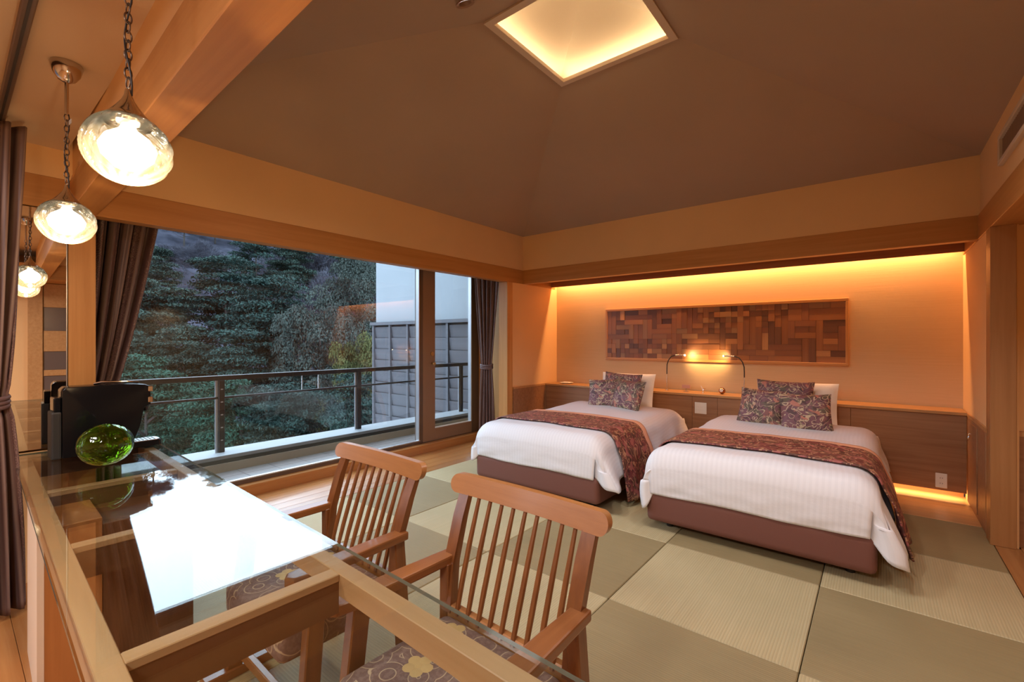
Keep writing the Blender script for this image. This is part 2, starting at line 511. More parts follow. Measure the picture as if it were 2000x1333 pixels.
# right side
S('wall_right', MB().box(XR, XR+.12, 4.20, YN+.1, 0, ZB).box(XR+.004, XR+.12, .40, YN+.1, ZB+.05, 2.75), M['wall'], 'cream right wall beside the bed niche')
S('trim_8', BX(XR-.008, XR+.13, -.5, 5.40, ZB, ZT), M['beam_y'], 'cedar header beam over the right hand opening', bevel=.003)
S('trim_9', MB().box(XR-.010, XR+.105, 4.175, 4.215, 0, ZB).box(XR-.010, XR+.03, 4.215, 4.31, 0, ZB), M['jamb'], 'cedar jamb post of the right hand opening', bevel=.002)
S('trim_10', BX(XR-.012, XR+.02, 4.30, 5.14, .695, .722), M['shelf'])
S('wall_corridor', MB().box(.66, 1.25, 4.25, 4.34, 0, 2.5).box(1.2, 1.3, -3.6, 4.34, 0, 2.5), M['wall'], 'cream corridor wall seen past the jamb')
S('trim_11', BX(.66, 1.2, 4.236, 4.252, 0, .70), M['panel'])
S('trim_12', BX(.66, 1.2, 4.226, 4.254, .70, .73), M['shelf'])
S('ceiling_corridor', BX(XR+.05, 1.3, -3.6, 4.4, 2.035, 2.2), M['beam_y'])
# front / near zone
S('wall_front', BX(-4.3, 1.3, -3.6, -3.5, 0, 2.5), M['wall'])
S('ceiling_near', BX(-4.3, 1.3, -3.6, .43, 2.365, 2.45), M['ceil_flat'], 'flat beige ceiling over the table')
rot_b = Matrix.Rotation(math.atan(-.0235), 4, 'Z')
def beam_box(x0, x1, w, z0, z1):
    mt = rot_b.copy(); xc = (x0+x1)/2
    mt.translation = (xc, .50 - .0235*(xc+3.55), (z0+z1)/2)
    return MB().xbox(mt, (x1-x0), w, z1-z0)
S('trim_13', beam_box(XH-.02, XR+.1, .115, ZB, 2.195), M['beam'], 'heavy cedar cross beam behind the pendant lamps', bevel=.003)
S('wall_beam', beam_box(XH-.05, XR+.1, .09, 2.195, 2.75), M['wall'], 'plaster strip above the cross beam')
# pyramid ceiling
CX0, CY0 = -1.475, 2.57
pc = MB()
bx = [(XH-.01, .40), (XR+.01, .40), (XR+.01, YB+.01), (XH-.01, YB+.01)]
hc = .452
tp = [(CX0-hc, CY0-hc), (CX0+hc, CY0-hc), (CX0+hc, CY0+hc), (CX0-hc, CY0+hc)]
for k in range(4):
    j = (k+1) % 4
    pc.quad((*bx[k], ZC), (*bx[j], ZC), (*tp[j], 3.30), (*tp[k], 3.30))
S('ceiling', pc, M['ceil'], 'sloping taupe hipped ceiling', normals=False)
fr = MB(); hi = .405
for k in range(4):
    j = (k+1) % 4
    o = [(CX0+sx*hc, CY0+sy*hc) for sx, sy in ((-1,-1),(1,-1),(1,1),(-1,1))]
    q = [(CX0+sx*hi, CY0+sy*hi) for sx, sy in ((-1,-1),(1,-1),(1,1),(-1,1))]
    fr.quad((*o[k], 3.288), (*o[j], 3.288), (*q[j], 3.288), (*q[k], 3.288))
    fr.quad((*q[k], 3.288), (*q[j], 3.288), (*q[j], 3.315), (*q[k], 3.315))
    fr.quad((*o[k], 3.288), (*o[j], 3.288), (*o[j], 3.32), (*o[k], 3.32))
    oo = [(CX0+sx*.62, CY0+sy*.62) for sx, sy in ((-1,-1),(1,-1),(1,1),(-1,1))]
    fr.quad((*q[k], 3.315), (*q[j], 3.315), (*oo[j], 3.315), (*oo[k], 3.315))
S('trim_14', fr, M['ceil_flat'], 'square frame around the lit ceiling cove', normals=False)
cv = MB(); hb = .60
bb = [(CX0+sx*hb, CY0+sy*hb) for sx, sy in ((-1,-1),(1,-1),(1,1),(-1,1))]
for k in range(4):
    j = (k+1) % 4
    n = len(cv.v); cv.v += [(*bb[k], 3.335), (*bb[j], 3.335), (CX0, CY0, 3.56)]; cv.face((n, n+1, n+2))
    cv.quad((*bb[k], 3.30), (*bb[j], 3.30), (*bb[j], 3.335), (*bb[k], 3.335))
S('ceiling_cove', cv, M['cove'], 'glowing pyramid recess at the ceiling peak', normals=False)
# outer shell so daylight enters only by the windows
S('roof', MB().box(-4.45, 1.45, -3.75, 5.75, 3.75, 3.9).box(-4.45, -4.38, -3.75, 5.75, 2.24, 3.8).box(1.35, 1.45, -3.75, 5.75, 0, 3.8)
  .box(-4.45, 1.45, 5.62, 5.75, 0, 3.8).box(-4.45, 1.45, -3.75, -3.65, 0, 3.8).box(-4.3, -4.05, -3.75, -3.3, 0, 2.3), M['parapet'])
# cove strips
strips = thing('cove_light', 'warm strip light hidden around the ceiling cove', 'light', (CX0, CY0, 3.315))
E_COVE = emis('cove_strip_glow', (1.0, .80, .52), 36)
for k in range(4):
    a = k*PI/2
    mt = Matrix.Rotation(a, 4, 'Z')
    mt2 = mt @ Matrix.Translation((0, .455, .006))
    MB().xbox(mt2, .84, .010, .010).build('light_strip', E_COVE, strips)
# niche strip
ns = thing('niche_light', 'warm strip light above the woven niche wall', 'light', (-1.49, 5.365, 2.20))
BX(-2.04, 2.04, -.012, .012, .004, .016).build('light_strip', plain('strip_base', (.7, .7, .7), .5), ns)
light('niche_strip_light', 'AREA', (0, 0, 0), 54, WARM, (0, 0, 0), ns, shape='RECTANGLE', size=4.06, size_y=.02)
us = thing('plinth_light', 'warm strip light under the headboard cabinet', 'light', (-1.49, 5.205, .085))
BX(-2.04, 2.04, -.01, .01, .004, .014).build('light_strip', plain('strip_base_low', (.7, .7, .7), .5), us)
light('plinth_strip_light', 'AREA', (0, 0, 0), 20, (1, .60, .26), (0, 0, 0), us, shape='RECTANGLE', size=4.06, size_y=.015)

# ------------------------------------------------------------------ windows
kerb = S('trim_15', BX(-4.19, -4.10, .45, 4.50, -.02, .092), M['plank_y'], 'low wooden kerb under the balcony window', bevel=.004)
Y1, Y2, Y3 = .30, 3.49, 4.36
win = struct(thing('window_1', 'large fixed pane balcony window in bronze frame', 'window'))
BX(XG-.06, XG+.02, Y1, Y2, .06, .125).build('bottom_rail', M['bronze'], win, bevel=.003)
BX(XG-.015, XG+.022, Y1, Y2, .125, .135).build('track_edge', M['alu'], win)
BX(XG-.06, XG+.02, Y1, Y2, 2.18, 2.26).build('top_rail', M['bronze'], win, bevel=.003)
BX(XG-.06, XG+.02, Y1-.05, Y1, .06, 2.26).build('stile', M['bronze'], win, bevel=.003)
BX(XG-.06, XG+.02, Y2-.012, Y2+.045, .06, 2.26).build('stile', M['bronze'], win, bevel=.003)
BX(XG-.028, XG+.024, Y2-.022, Y2-.012, .13, 2.2).build('edge_strip', M['alu'], win)
BX(XG-.030, XG-.022, Y1-.01, Y2, .12, 2.2).build('pane', M['pane'], win)
door = struct(thing('door_1', 'glazed balcony door with bronze frame and brass lock', 'door'))
BX(XG-.05, XG+.02, Y2+.045, Y2+.235, .10, 2.26).build('stile', M['bronze_lt'], door, bevel=.003)
BX(XG-.05, XG+.02, Y3, Y3+.16, .10, 2.26).build('stile', M['bronze'], door, bevel=.003)
BX(XG-.05, XG+.02, Y2+.235, Y3, .10, .245).build('bottom_rail', M['bronze_lt'], door, bevel=.003)
BX(XG-.05, XG+.02, Y2+.235, Y3, 2.18, 2.26).build('top_rail', M['bronze'], door, bevel=.003)
BX(XG-.05, XG+.02, Y2+.0, 4.52, .04, .10).build('threshold', M['bronze'], door)
BX(XG-.03, XG+.024, Y3-.016, Y3, .245, 2.2).build('edge_strip', M['alu'], door)
BX(XG-.024, XG-.016, Y2+.23, Y3, .24, 2.2).build('pane', M['pane'], door)
lk = MB().tube([(XG+.018, 3.675, 1.145), (XG+.03, 3.675, 1.145)], .026, 18).build('lock_rose', M['brass'], door, smooth=True)
kn = MB().lathe([(.012, 0), (.012, .02), (.022, .03), (.024, .042), (.016, .054), (0, .056)], 16).build('knob', M['brass'], door, (XG+.02, 3.672, 1.03), (0, R(90), 0), smooth=True)
win2 = struct(thing('window_2', 'tall window beside the dining corner behind the curtain', 'window'))
BX(XG-.06, XG+.02, -3.3, -.7, .0, .12).build('bottom_rail', M['bronze'], win2)
BX(XG-.06, XG+.02, -3.3, -.7, 2.18, 2.26).build('top_rail', M['bronze'], win2)
for yy in (-3.3, -2.0, -.74): BX(XG-.06, XG+.02, yy, yy+.06, .1, 2.2).build('stile', M['bronze'], win2)
BX(XG-.03, XG-.022, -3.3, -.7, .1, 2.2).build('pane', M['pane'], win2)
S('wall_bay_near', BX(-4.28, -3.56, -.72, -.62, 0, 2.3).box(-4.28, -4.18, -.72, .27, 0, 2.3), M['wall'])

# ------------------------------------------------------------------ mirror
mir = thing('wall_mirror', 'tall frameless mirror standing above the table end', 'mirror', (XH-.010, .433, .712), R(-2.2))
BX(-.002, .010, -.83, -.004, 0, 1.312).build('glass', M['mirror'], mir)
BX(-.002, .0135, -.0035, .0, 0, 1.312).build('edge_strip', M['alu'], mir)

# ------------------------------------------------------------------ corridor striped door
dr = struct(thing('door_2', 'wooden corridor door with dark horizontal glass bands', 'door', (1.2, .43, 0)))
for (z0, z1, mm) in ((0, .50, 'shelf'), (.50, .855, 'dk'), (.855, .93, 'shelf'), (.93, 1.167, 'dk'), (1.167, 1.43, 'shelf'), (1.43, 1.73, 'dk'), (1.73, 2.03, 'shelf')):
    mt_ = M['shelf'] if mm == 'shelf' else plain('dark_band_glass', (.14, .10, .085), .25)
    BX(-.04 if mm == 'shelf' else -.032, 0, 0, .85, z0, z1).build('door_rail' if mm == 'shelf' else 'dark_band', mt_, dr, bevel=.002)
BX(-.05, 0, -.14, -.01, 0, 2.2).build('door_jamb', M['shelf'], dr)
BX(-.05, 0, .86, .98, 0, 2.2).build('door_jamb', M['shelf'], dr)

# ------------------------------------------------------------------ headboard cabinet
hb_ = thing('headboard_cabinet', 'long low walnut headboard cabinet behind both beds', 'headboard', (-1.49, 5.15, 0))
edges = [-2.052, -1.15, -.10, .16, .42, 1.30, 2.052]
for a, b in zip(edges[:-1], edges[1:]):
    BX(a+.001, b-.001, 0, .03, .068, .694).build('front_panel', M['panel'], hb_, bevel=.0015)
BX(-2.052, 2.052, -.018, .29, .697, .724).build('top_shelf', M['shelf'], hb_, bevel=.003)
BX(-2.05, 2.05, .16, .28, 0, .69).build('plinth', M['panel'], hb_)
sw = thing('switch_plate', 'square white switch plate between the beds', 'switch', (-1.50, 5.15, .57))
BX(-.062, .062, -.008, 0, -.062, .062).build('plate', M['white'], sw, bevel=.003)
for k in (-1, 0, 1): BX(-.05, .05, -.011, -.007, k*.035-.015, k*.035+.015).build('rocker', M['white'], sw, bevel=.001)
ou = thing('wall_outlet', 'white double power outlet low on the headboard', 'outlet', (.41, 5.15, .148))
BX(-.036, .036, -.007, 0, -.06, .06).build('plate', M['white'], ou, bevel=.003)
for dz in (-.022, .022):
    for dx in (-.007, .007): BX(dx-.0013, dx+.0013, -.0076, -.006, dz-.005, dz+.005).build('slot', M['dark'], ou)
# right wall cabinet door
cd = thing('wall_cupboard', 'narrow wooden cupboard front with ring pull beside headboard', 'cupboard', (XR, 4.72, 0))
BX(-.010, .0, -.39, .40, .02, .69).build('frame', M['panel'], cd, bevel=.002)
BX(-.016, -.009, -.08, .30, .05, .67).build('door_panel', M['panel'], cd, bevel=.002)
MB().tube([(-.024, .22+.018*math.cos(a), .56+.022*math.sin(a)) for a in [2*PI*k/16 for k in range(16)]], .003, 6, closed=True).build('ring_pull', M['silver'], cd, smooth=True)
MB().lathe([(.008, 0), (.008, .012), (0, .014)], 10).build('pull_stud', M['silver'], cd, (-.014, .22, .582), (0, R(-90), 0), smooth=True)

# ------------------------------------------------------------------ wall art : wood mosaic
art = thing('mosaic_panel', 'long framed mosaic of brown wood blocks above the beds', 'wall art', (-1.495, YN, 1.385))
AW, AH = 2.56, .655
for (a, b, c, d, n_) in ((-AW/2, AW/2, -AH/2, -AH/2+.028, 0), (-AW/2, AW/2, AH/2-.028, AH/2, 0), (-AW/2, -AW/2+.024, -AH/2+.028, AH/2-.028, 1), (AW/2-.024, AW/2, -AH/2+.028, AH/2-.028, 1)):
    BX(a, b, -.035, 0, c, d).build('frame_side', M['beam'] if not n_ else M['post'], art, bevel=.002)
BX(-AW/2+.02, AW/2-.02, -.008, 0, -AH/2+.02, AH/2-.02).build('backing', M['dark'], art)
NX, NZ = 42, 10
iw, ih = AW-.048, AH-.056
cwx, cwz = iw/NX, ih/NZ
blk = []
for k, c in enumerate([(.37, .14, .04), (.26, .095, .028), (.46, .19, .058), (.185, .07, .025), (.62, .30, .10), (.38, .185, .068), (.31, .115, .04)]):
    d = tuple(x*.78 for x in c)
    blk.append((wood('mosaic_block_%s' % 'abcdefg'[k], c, d, 'x', .9, .45), wood('mosaic_block_upright_%s' % 'abcdefg'[k], c, d, 'z', .9, .45)))
rg = random.Random(21)
occ = [[0]*NZ for _ in range(NX)]
bmesh_cache = {}
nblk = 0
def small_zone(i, j):
    return (j < 4 and i < 17) or (j >= 5 and 19 <= i < 34)
cells = []
for j in range(NZ):
    for i in range(NX):
        if occ[i][j]: continue
        if small_zone(i, j):
            w, h = rg.choice([(1, 1), (1, 1), (1, 1), (1, 1), (2, 1), (1, 2)])
        else:
            w, h = rg.choice([(4, 1), (3, 1), (5, 1), (1, 4), (1, 4), (1, 3), (2, 1), (2, 1), (1, 5)])
        while w > 1 and (i+w > NX or any(occ[i+a][j] for a in range(w))): w -= 1
        while h > 1 and (j+h > NZ or any(occ[i+a][j+b] for a in range(w) for b in range(h))): h -= 1
        for a in range(w):
            for b in range(h): occ[i+a][j+b] = 1
        cells.append((i, j, w, h))
for (i, j, w, h) in cells:
    k = rg.choices(range(7), [5, 4, 3, 3, 1, 2, 4])[0]
    up = 1 if h > w else 0
    dep = rg.choice([.016, .019, .022, .026])
    key = (w, h, k, up, dep)
    if key not in bmesh_cache:
        bmesh_cache[key] = MB().box(-w*cwx/2+.0008, w*cwx/2-.0008, -dep, 0, -h*cwz/2+.0008, h*cwz/2-.0008).mesh('wood_block', blk[k][up])
    place('wood_block', bmesh_cache[key], art, (-iw/2+(i+w/2)*cwx, -.004, -ih/2+(j+h/2)*cwz))

# ------------------------------------------------------------------ reading lamps
def reading_lamp(x, sgn, label):
    t = thing('reading_lamp', label, 'lamp', (x, 5.30, .724), 0, 'reading lamps on the headboard shelf')
    MB().lathe([(.022, 0), (.022, .006), (.007, .010), (.006, .19), (0, .19)], 14).build('stem', M['silver'], t, smooth=True)
    pts = [(0, 0, .18), (0, 0, .24), (sgn*.002, 0, .30), (sgn*.018, 0, .352), (sgn*.05, 0, .395), (sgn*.10, 0, .412)]
    MB().tube(pts, .006, 8).build('gooseneck', M['blackm'], t, smooth=True)
    MB().tube([(sgn*.098, 0, .412), (sgn*.20, 0, .414)], .0085, 10).build('lamp_head', M['silver'], t, smooth=True)
    MB().lathe([(0, -.009), (.006, -.007), (.009, 0), (.006, .007), (0, .009)], 10).build('led', emis('reading_led_glow', (1, .75, .42), 60 if sgn > 0 else 20), t, (sgn*.206, 0, .413), smooth=True)
    light('reading_spot_light', 'SPOT', (sgn*.215, .0, .413), 7, (1, .60, .25), (R(84), 0, R(-40) if sgn > 0 else R(40)), t, spot_size=R(150), spot_blend=1.0, shadow_soft_size=.02)
reading_lamp(-1.925, 1, 'slim gooseneck reading lamp bending right, beside the window side bed')
reading_lamp(-1.10, -1, 'slim gooseneck reading lamp bending left, beside the bed nearest the camera')
# shelf items
o = thing('clip_card', 'small pink card on a clear stand on the headboard shelf', 'card', (-1.70, 5.29, .724))
BX(-.028, .028, -.02, .02, 0, .006).build('stand', M['silver'], o, bevel=.002)
BX(-.004, .004, -.003, .003, .006, .04).build('stem', M['silver'], o)
BX(-.046, .046, -.008, 0, .038, .078).build('card', plain('pink_card', (.62, .36, .28), .6), o, bevel=.002)
o = thing('figurine', 'small clear forked ornament on the headboard shelf', 'ornament', (-1.515, 5.29, .724))
MB().lathe([(.012, 0), (.012, .006), (.004, .012), (.003, .03)], 10).build('foot', M['silver'], o, smooth=True)
MB().tube([(0, 0, .02), (-.012, 0, .05), (-.024, 0, .078)], [.006, .005, .002], 8).build('arm', M['white'], o, smooth=True)
MB().tube([(0, 0, .025), (.012, 0, .045), (.028, 0, .052)], [.006, .005, .002], 8).build('arm', M['silver'], o, smooth=True)
o = thing('ball_clock', 'round copper ball clock on the headboard shelf', 'clock', (-1.315, 5.28, .724))
MB().lathe([(.012, 0)] + [(.034*math.sin(a), .036-.034*math.cos(a)) for a in [.4+2.74*k/12 for k in range(13)]], 20).build('ball', plain('copper_chrome', (.42, .20, .12), .12, 1), o, smooth=True)
MB().tube([(0, -.030, .042), (0, -.035, .0425)], .018, 16).build('dial', M['white'], o, smooth=True)
o = thing('shelf_tray', 'small pale dish with folded cloth at the window end of the headboard shelf', 'tray', (-3.30, 5.30, .724))
MB().lathe([(.0, 0), (.06, 0), (.095, .012), (.09, .014), (.055, .004), (0, .004)], 24).build('dish', M['white'], o, smooth=True)
BX(-.05, .05, -.03, .03, .004, .022).build('folded_cloth', M['pillow'], o, bevel=.006)

# ------------------------------------------------------------------ beds
BEDW, BEDL, BTOP = 1.26, 2.05, .555
def top_z(x, y):
    e = max(0, abs(x) / (BEDW/2))
    return BTOP + .018*(1-e*e) + .02*math.exp(-((y-1.55)/.35)**2)
def drape_point(s, y, hang_lo, off, flare, seed, wr):
    """s in [-1,1] across the full profile (side hang, top, side hang)"""
    hw = BEDW/2 + .015 + off
    rad = .13
    flat = hw - rad
    arc = rad*PI/2
    hang = (BTOP - rad) - hang_lo
    tot = flat + arc + hang
    d = abs(s)*tot; sg = 1 if s >= 0 else -1
    if d <= flat:
        x = d; z = top_z(d, y) + off
    elif d <= flat + arc:
        a = (d-flat)/rad
        x = flat + rad*math.sin(a); z = top_z(flat, y) + off - rad*(1-math.cos(a))
    else:
        q = (d-flat-arc)/max(hang, 1e-4)
        zz = top_z(flat, y) + off - rad
        z = zz + (hang_lo - zz)*q
        x = hw + flare*q*q + wr*.022*q*math.sin(y*17+seed) + .02*math.sin(q*PI)
    if wr:
        z += wr*.007*mnoise.noise(Vector((x*4*sg+seed, y*4, seed)))
        x += wr*.006*mnoise.noise(Vector((y*6, z*6, seed+5)))
    return Vector((x*sg, y, z)), sg*d
def make_bed(loc, label, seed, side, hangr, hangl):
    t = thing('bed', label, 'bed', loc, 0, 'twin beds against the headboard')
    bm = BX(-BEDW/2, BEDW/2, 0, BEDL, .055, .262)
    bm.build('base', M['brownfab'], t, bevel=.045, bseg=4, smooth=True)
    BX(-BEDW/2+.02, BEDW/2-.02, .02, BEDL-.01, .262, .43).build('mattress', M['linen'], t, bevel=.05, bseg=3, smooth=True)
    for sx in (-1, 1):
        for yy in (.14, BEDL-.14):
            MB().lathe([(.022, 0), (.025, .057)], 12).build('leg', M['blackm'], t, (sx*(BEDW/2-.12), yy, 0), smooth=True)
    return t
def make_duvet(loc, label, seed, lo_l, lo_r):
    b = MB(); nu, nv = 72, 64
    def lo(s, y):
        base = lo_r if s > 0 else lo_l
        return base + .035*math.sin(y*3.1+seed) - .045*math.exp(-(y/.20)**2) + .05*min(1, y/1.6)
    def fn(u, v):
        s = u*2-1; y = (1-v)*1.93
        p, d = drape_point(s, y, lo(s, y), 0, (.045 if s > 0 else .02)+(.03 if s > 0 else 0)*math.exp(-(y/.3)**2), seed, 1.0)
        rr = .12
        if y < rr:
            k = (rr-y)/rr
            drop = rr*(1-math.sqrt(max(0, 1-k*k)))
            w_ = max(0, min(1, (p.z-.30)/.16)); w_ = w_*w_*(3-2*w_)
            p.z -= drop*w_
        if abs(p.x) > BEDW/2 and p.z < .42:
            p.x += (1 if p.x > 0 else -1)*(.06 if p.x > 0 else .0)*math.exp(-(y/.22)**2)*min(1, (.42-p.z)/.22)
        if y > 1.72:
            k = (y-1.72)/.21; p.z -= .05*k*k*(1 if abs(p.x) < BEDW/2 else .3)
        p.y -= .0
        return p
    b.grid(fn, nu, nv, lambda u, v: ((u*2-1)*1.1, v*1.93))
    # foot face, tucked under the mattress
    edge = [fn(i/nu, 1.0) for i in range(nu+1)]
    idx = [i for i, p in enumerate(edge) if abs(p.x) <= BEDW/2+.036 and p.z > .40]
    sub = [edge[i] for i in idx]
    n = len(sub)-1
    def ff(u, v):
        i = min(int(u*n+1e-6), n); p = sub[i]
        q = v; z0 = p.z; z1 = .250 + .004*math.sin(i*.22+seed)
        x = p.x*(1-.018*q)
        y = p.y - .010*math.sin(q*PI*.8) + .010*q*mnoise.noise(Vector((x*7, q*3, seed)))
        return (x, y, z0+(z1-z0)*q)
    b.grid(ff, n, 14, lambda u, v: ((-1+2*u)*.68, 2.0+v*.3))
    # rounded corner folds joining the side hang to the foot face
    for sg in (-1, 1):
        col_ = [fn((.5+sg*.5*(k/40.0)), 1.0) for k in range(41)]
        col_ = [p for p in col_ if abs(p.x) > BEDW/2-.03 and p.z < .50]
        nn_ = len(col_)-1
        def cf(u, v):
            p = col_[min(int(v*nn_+1e-6), nn_)]
            xi = sg*(BEDW/2 - .05)
            x = xi + (p.x - xi)*u
            zf = max(col_[0].z + (.262-col_[0].z)*v, .262)
            return (x, .022*(1-u) - .034*math.sin(PI*u**1.4)*v, zf + (p.z-zf)*math.sin(u*PI/2) + .006*math.sin(PI*3*u)*v*v)
        b.grid(cf, 10, nn_, lambda u, v: (sg*.65+u*.1, 2.0+v*.3))
    o = b.build('duvet', M['linen'], None, loc, None, smooth='all', normals=True, weld=True)
    md = o.modifiers.new('thick', 'SOLIDIFY'); md.thickness = .012; md.offset = -1
    return tag(o, label, 'duvet', 'white striped duvets')
def make_runner(loc, label, seed, lo_l, lo_r):
    b = MB(); nu, nv = 80, 24
    ya, yb = .26, .86
    def fn(u, v):
        s = u*2-1; y = ya + (yb-ya)*v
        lo = lo_r if s > 0 else lo_l
        y2 = y
        p, d = drape_point(s, y, lo, .011, .075, seed, 1.0)
        z = p.z
        if z < BTOP-.08: p.x += (1 if s > 0 else -1)*.030*min(1, (BTOP-.08-z)/.1)
        return p
    b.grid(fn, nu, nv, lambda u, v: ((u*2-1)*1.1, v*.6))
    for fi in range(len(b.f)):
        if (fi // nu) >= nv-3: b.m[fi] = 1
    o = b.build('bed_runner', [M['runner'], M['peach']], None, loc, None, smooth='all')
    md = o.modifiers.new('thick', 'SOLIDIFY'); md.thickness = .008; md.offset = 1
    return tag(o, label, 'bed runner', 'paisley bed runners')
B1 = (-2.265, 3.07, 0); B2 = (-.63, 3.06, 0)
make_bed(B1, 'low bed with brown base nearest the balcony window', 1, 1, .2, .2)
make_bed(B2, 'low bed with brown base farther from the window, nearest the right wall', 2, 1, .2, .2)
make_duvet(B1, 'white striped duvet on the bed nearest the window', 1.3, .20, .20)
make_duvet(B2, 'white striped duvet on the bed nearest the right wall', 4.1, .20, .20)
make_runner(B1, 'burgundy paisley bed runner with peach edge on the window side bed', 1.3, .12, .045)
make_runner(B2, 'burgundy paisley bed runner with peach edge on the right hand bed', 4.1, .12, .09)

def pillow_mesh(name, w, h, th, mat, pinch=.12, seed=0, nn=22):
    b = MB()
    for sgn in (-1, 1):
        def fn(u, v):
            a = u*2-1; c = v*2-1
            prof = max(0, (1-abs(a)**2.6))**.55 * max(0, (1-abs(c)**2.6))**.55
            x = a*w/2*(1-pinch*(1-c*c)*abs(a)**3*.5 - 0)
            z = c*h/2*(1-pinch*(1-a*a)*abs(c)**3*.5)
            y = sgn*(th/2*prof + .001) + .008*mnoise.noise(Vector((x*9+seed, z*9, sgn+seed)))*prof
            return (x, y, z)
        b.grid(fn, nn, nn, lambda u, v: (u*w+seed*.37, v*h+seed*.21))
    return b.mesh(name, mat, smooth='all', normals=True)
cush = [pillow_mesh('cushion', .375, .335, .13, M['paisley'], .14, k*1.7) for k in range(3)]
wide = pillow_mesh('cushion', .46, .40, .13, M['paisley'], .14, 6.1)
wp = pillow_mesh('pillow', .66, .44, .17, M['pillow'], .08, 3.3)
def put(me, x, y, zc, tilt, rz, label, cat, grp, ry=0):
    o = place('cushion' if cat == 'cushion' else 'pillow', me, None, (x, y, zc), (R(tilt), R(ry), R(rz)))
    return tag(o, label, cat, grp)
g1 = 'paisley cushions on the beds'; g2 = 'white pillows on the beds'
put(wp, -2.285, 4.985, .71, -14, 0, 'white pillow leaning on the headboard of the window side bed', 'pillow', g2)
put(wide, -2.27, 4.80, .745, -17, -2, 'paisley cushion at the back of the trio on the window side bed', 'cushion', g1, 2)
put(cush[0], -2.385, 4.62, .715, -20, 9, 'paisley cushion at the front left of the trio on the window side bed', 'cushion', g1, -4)
put(cush[1], -2.07, 4.545, .725, -20, -14, 'paisley cushion at the front right of the trio on the window side bed', 'cushion', g1, 3)
put(wp.copy(), -.60, 4.985, .70, -14, 0, 'white pillow leaning on the headboard of the right hand bed', 'pillow', g2)
put(wide, -.665, 4.79, .745, -17, 2, 'paisley cushion at the back of the trio on the right hand bed', 'cushion', g1, 1)
put(cush[2], -.80, 4.50, .715, -20, -8, 'paisley cushion at the front left of the trio on the right hand bed', 'cushion', g1, 2)
put(cush[0], -.465, 4.46, .700, -20, 10, 'paisley cushion at the front right of the trio on the right hand bed', 'cushion', g1, -2)

# ------------------------------------------------------------------ dining table
TROT = -.030
tb = thing('dining_table', 'glass topped table with an open cedar frame in the foreground', 'table', (-3.53, .225, 0), TROT)
TL, TW = 3.17, .575      # local: x 0..TL, y 0..TW
def rrect(x0, x1, y0, y1, r, corners):
    pts = []
    for (cx_, cy_, a0, key) in ((x1-r, y1-r, 0, 'ne'), (x0+r, y1-r, 90, 'nw'), (x0+r, y0+r, 180, 'sw'), (x1-r, y0+r, 270, 'se')):
        if key in corners:
            for k in range(7): a = R(a0 + 15*k); pts.append((cx_ + r*math.cos(a), cy_ + r*math.sin(a)))
        else:
            pts.append({'ne': (x1, y1), 'nw': (x0, y1), 'sw': (x0, y0), 'se': (x1, y0)}[key])
    return pts
g = MB().prism(rrect(0, TL, 0, TW, .05, ('ne', 'se')), 'z', .690, .700)
for i, f in enumerate(g.f): g.m[i] = 0 if i < 2 else 1
g.build('glass_top', [M['tglass'], M['tedge']], tb)
zr0, zr1 = .628, .688
BX(.06, TL-.05, .018, .063, zr0, zr1).build('side_rail', M['table'], tb, bevel=.002)
BX(.06, TL-.09, TW-.078, TW-.034, zr0, zr1).build('side_rail', M['table'], tb, bevel=.002)
for x in (.06, .88, 1.63, 2.37, TL-.125):
    BX(x, x+.045, .063, TW-.078, .668, zr1).build('crossbar', M['table_y'], tb, bevel=.002)
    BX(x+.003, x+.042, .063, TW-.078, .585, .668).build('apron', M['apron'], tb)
for y in (.055, TW-.056):
    MB().lathe([(.038, 0), (.038, .68), (.034, .688), (0, .688)], 20).build('leg', M['table_orange'], tb, (TL-.075, y, 0), smooth=True)
BX(.76, 1.22, .03, .19, .0, .628).build('pedestal', M['table_orange'], tb, bevel=.002)
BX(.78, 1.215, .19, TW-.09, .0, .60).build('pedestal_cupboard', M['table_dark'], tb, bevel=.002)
BX(.755, 1.222, .016, .034, .0, .628).build('end_panel', M['ceil_flat'], tb)

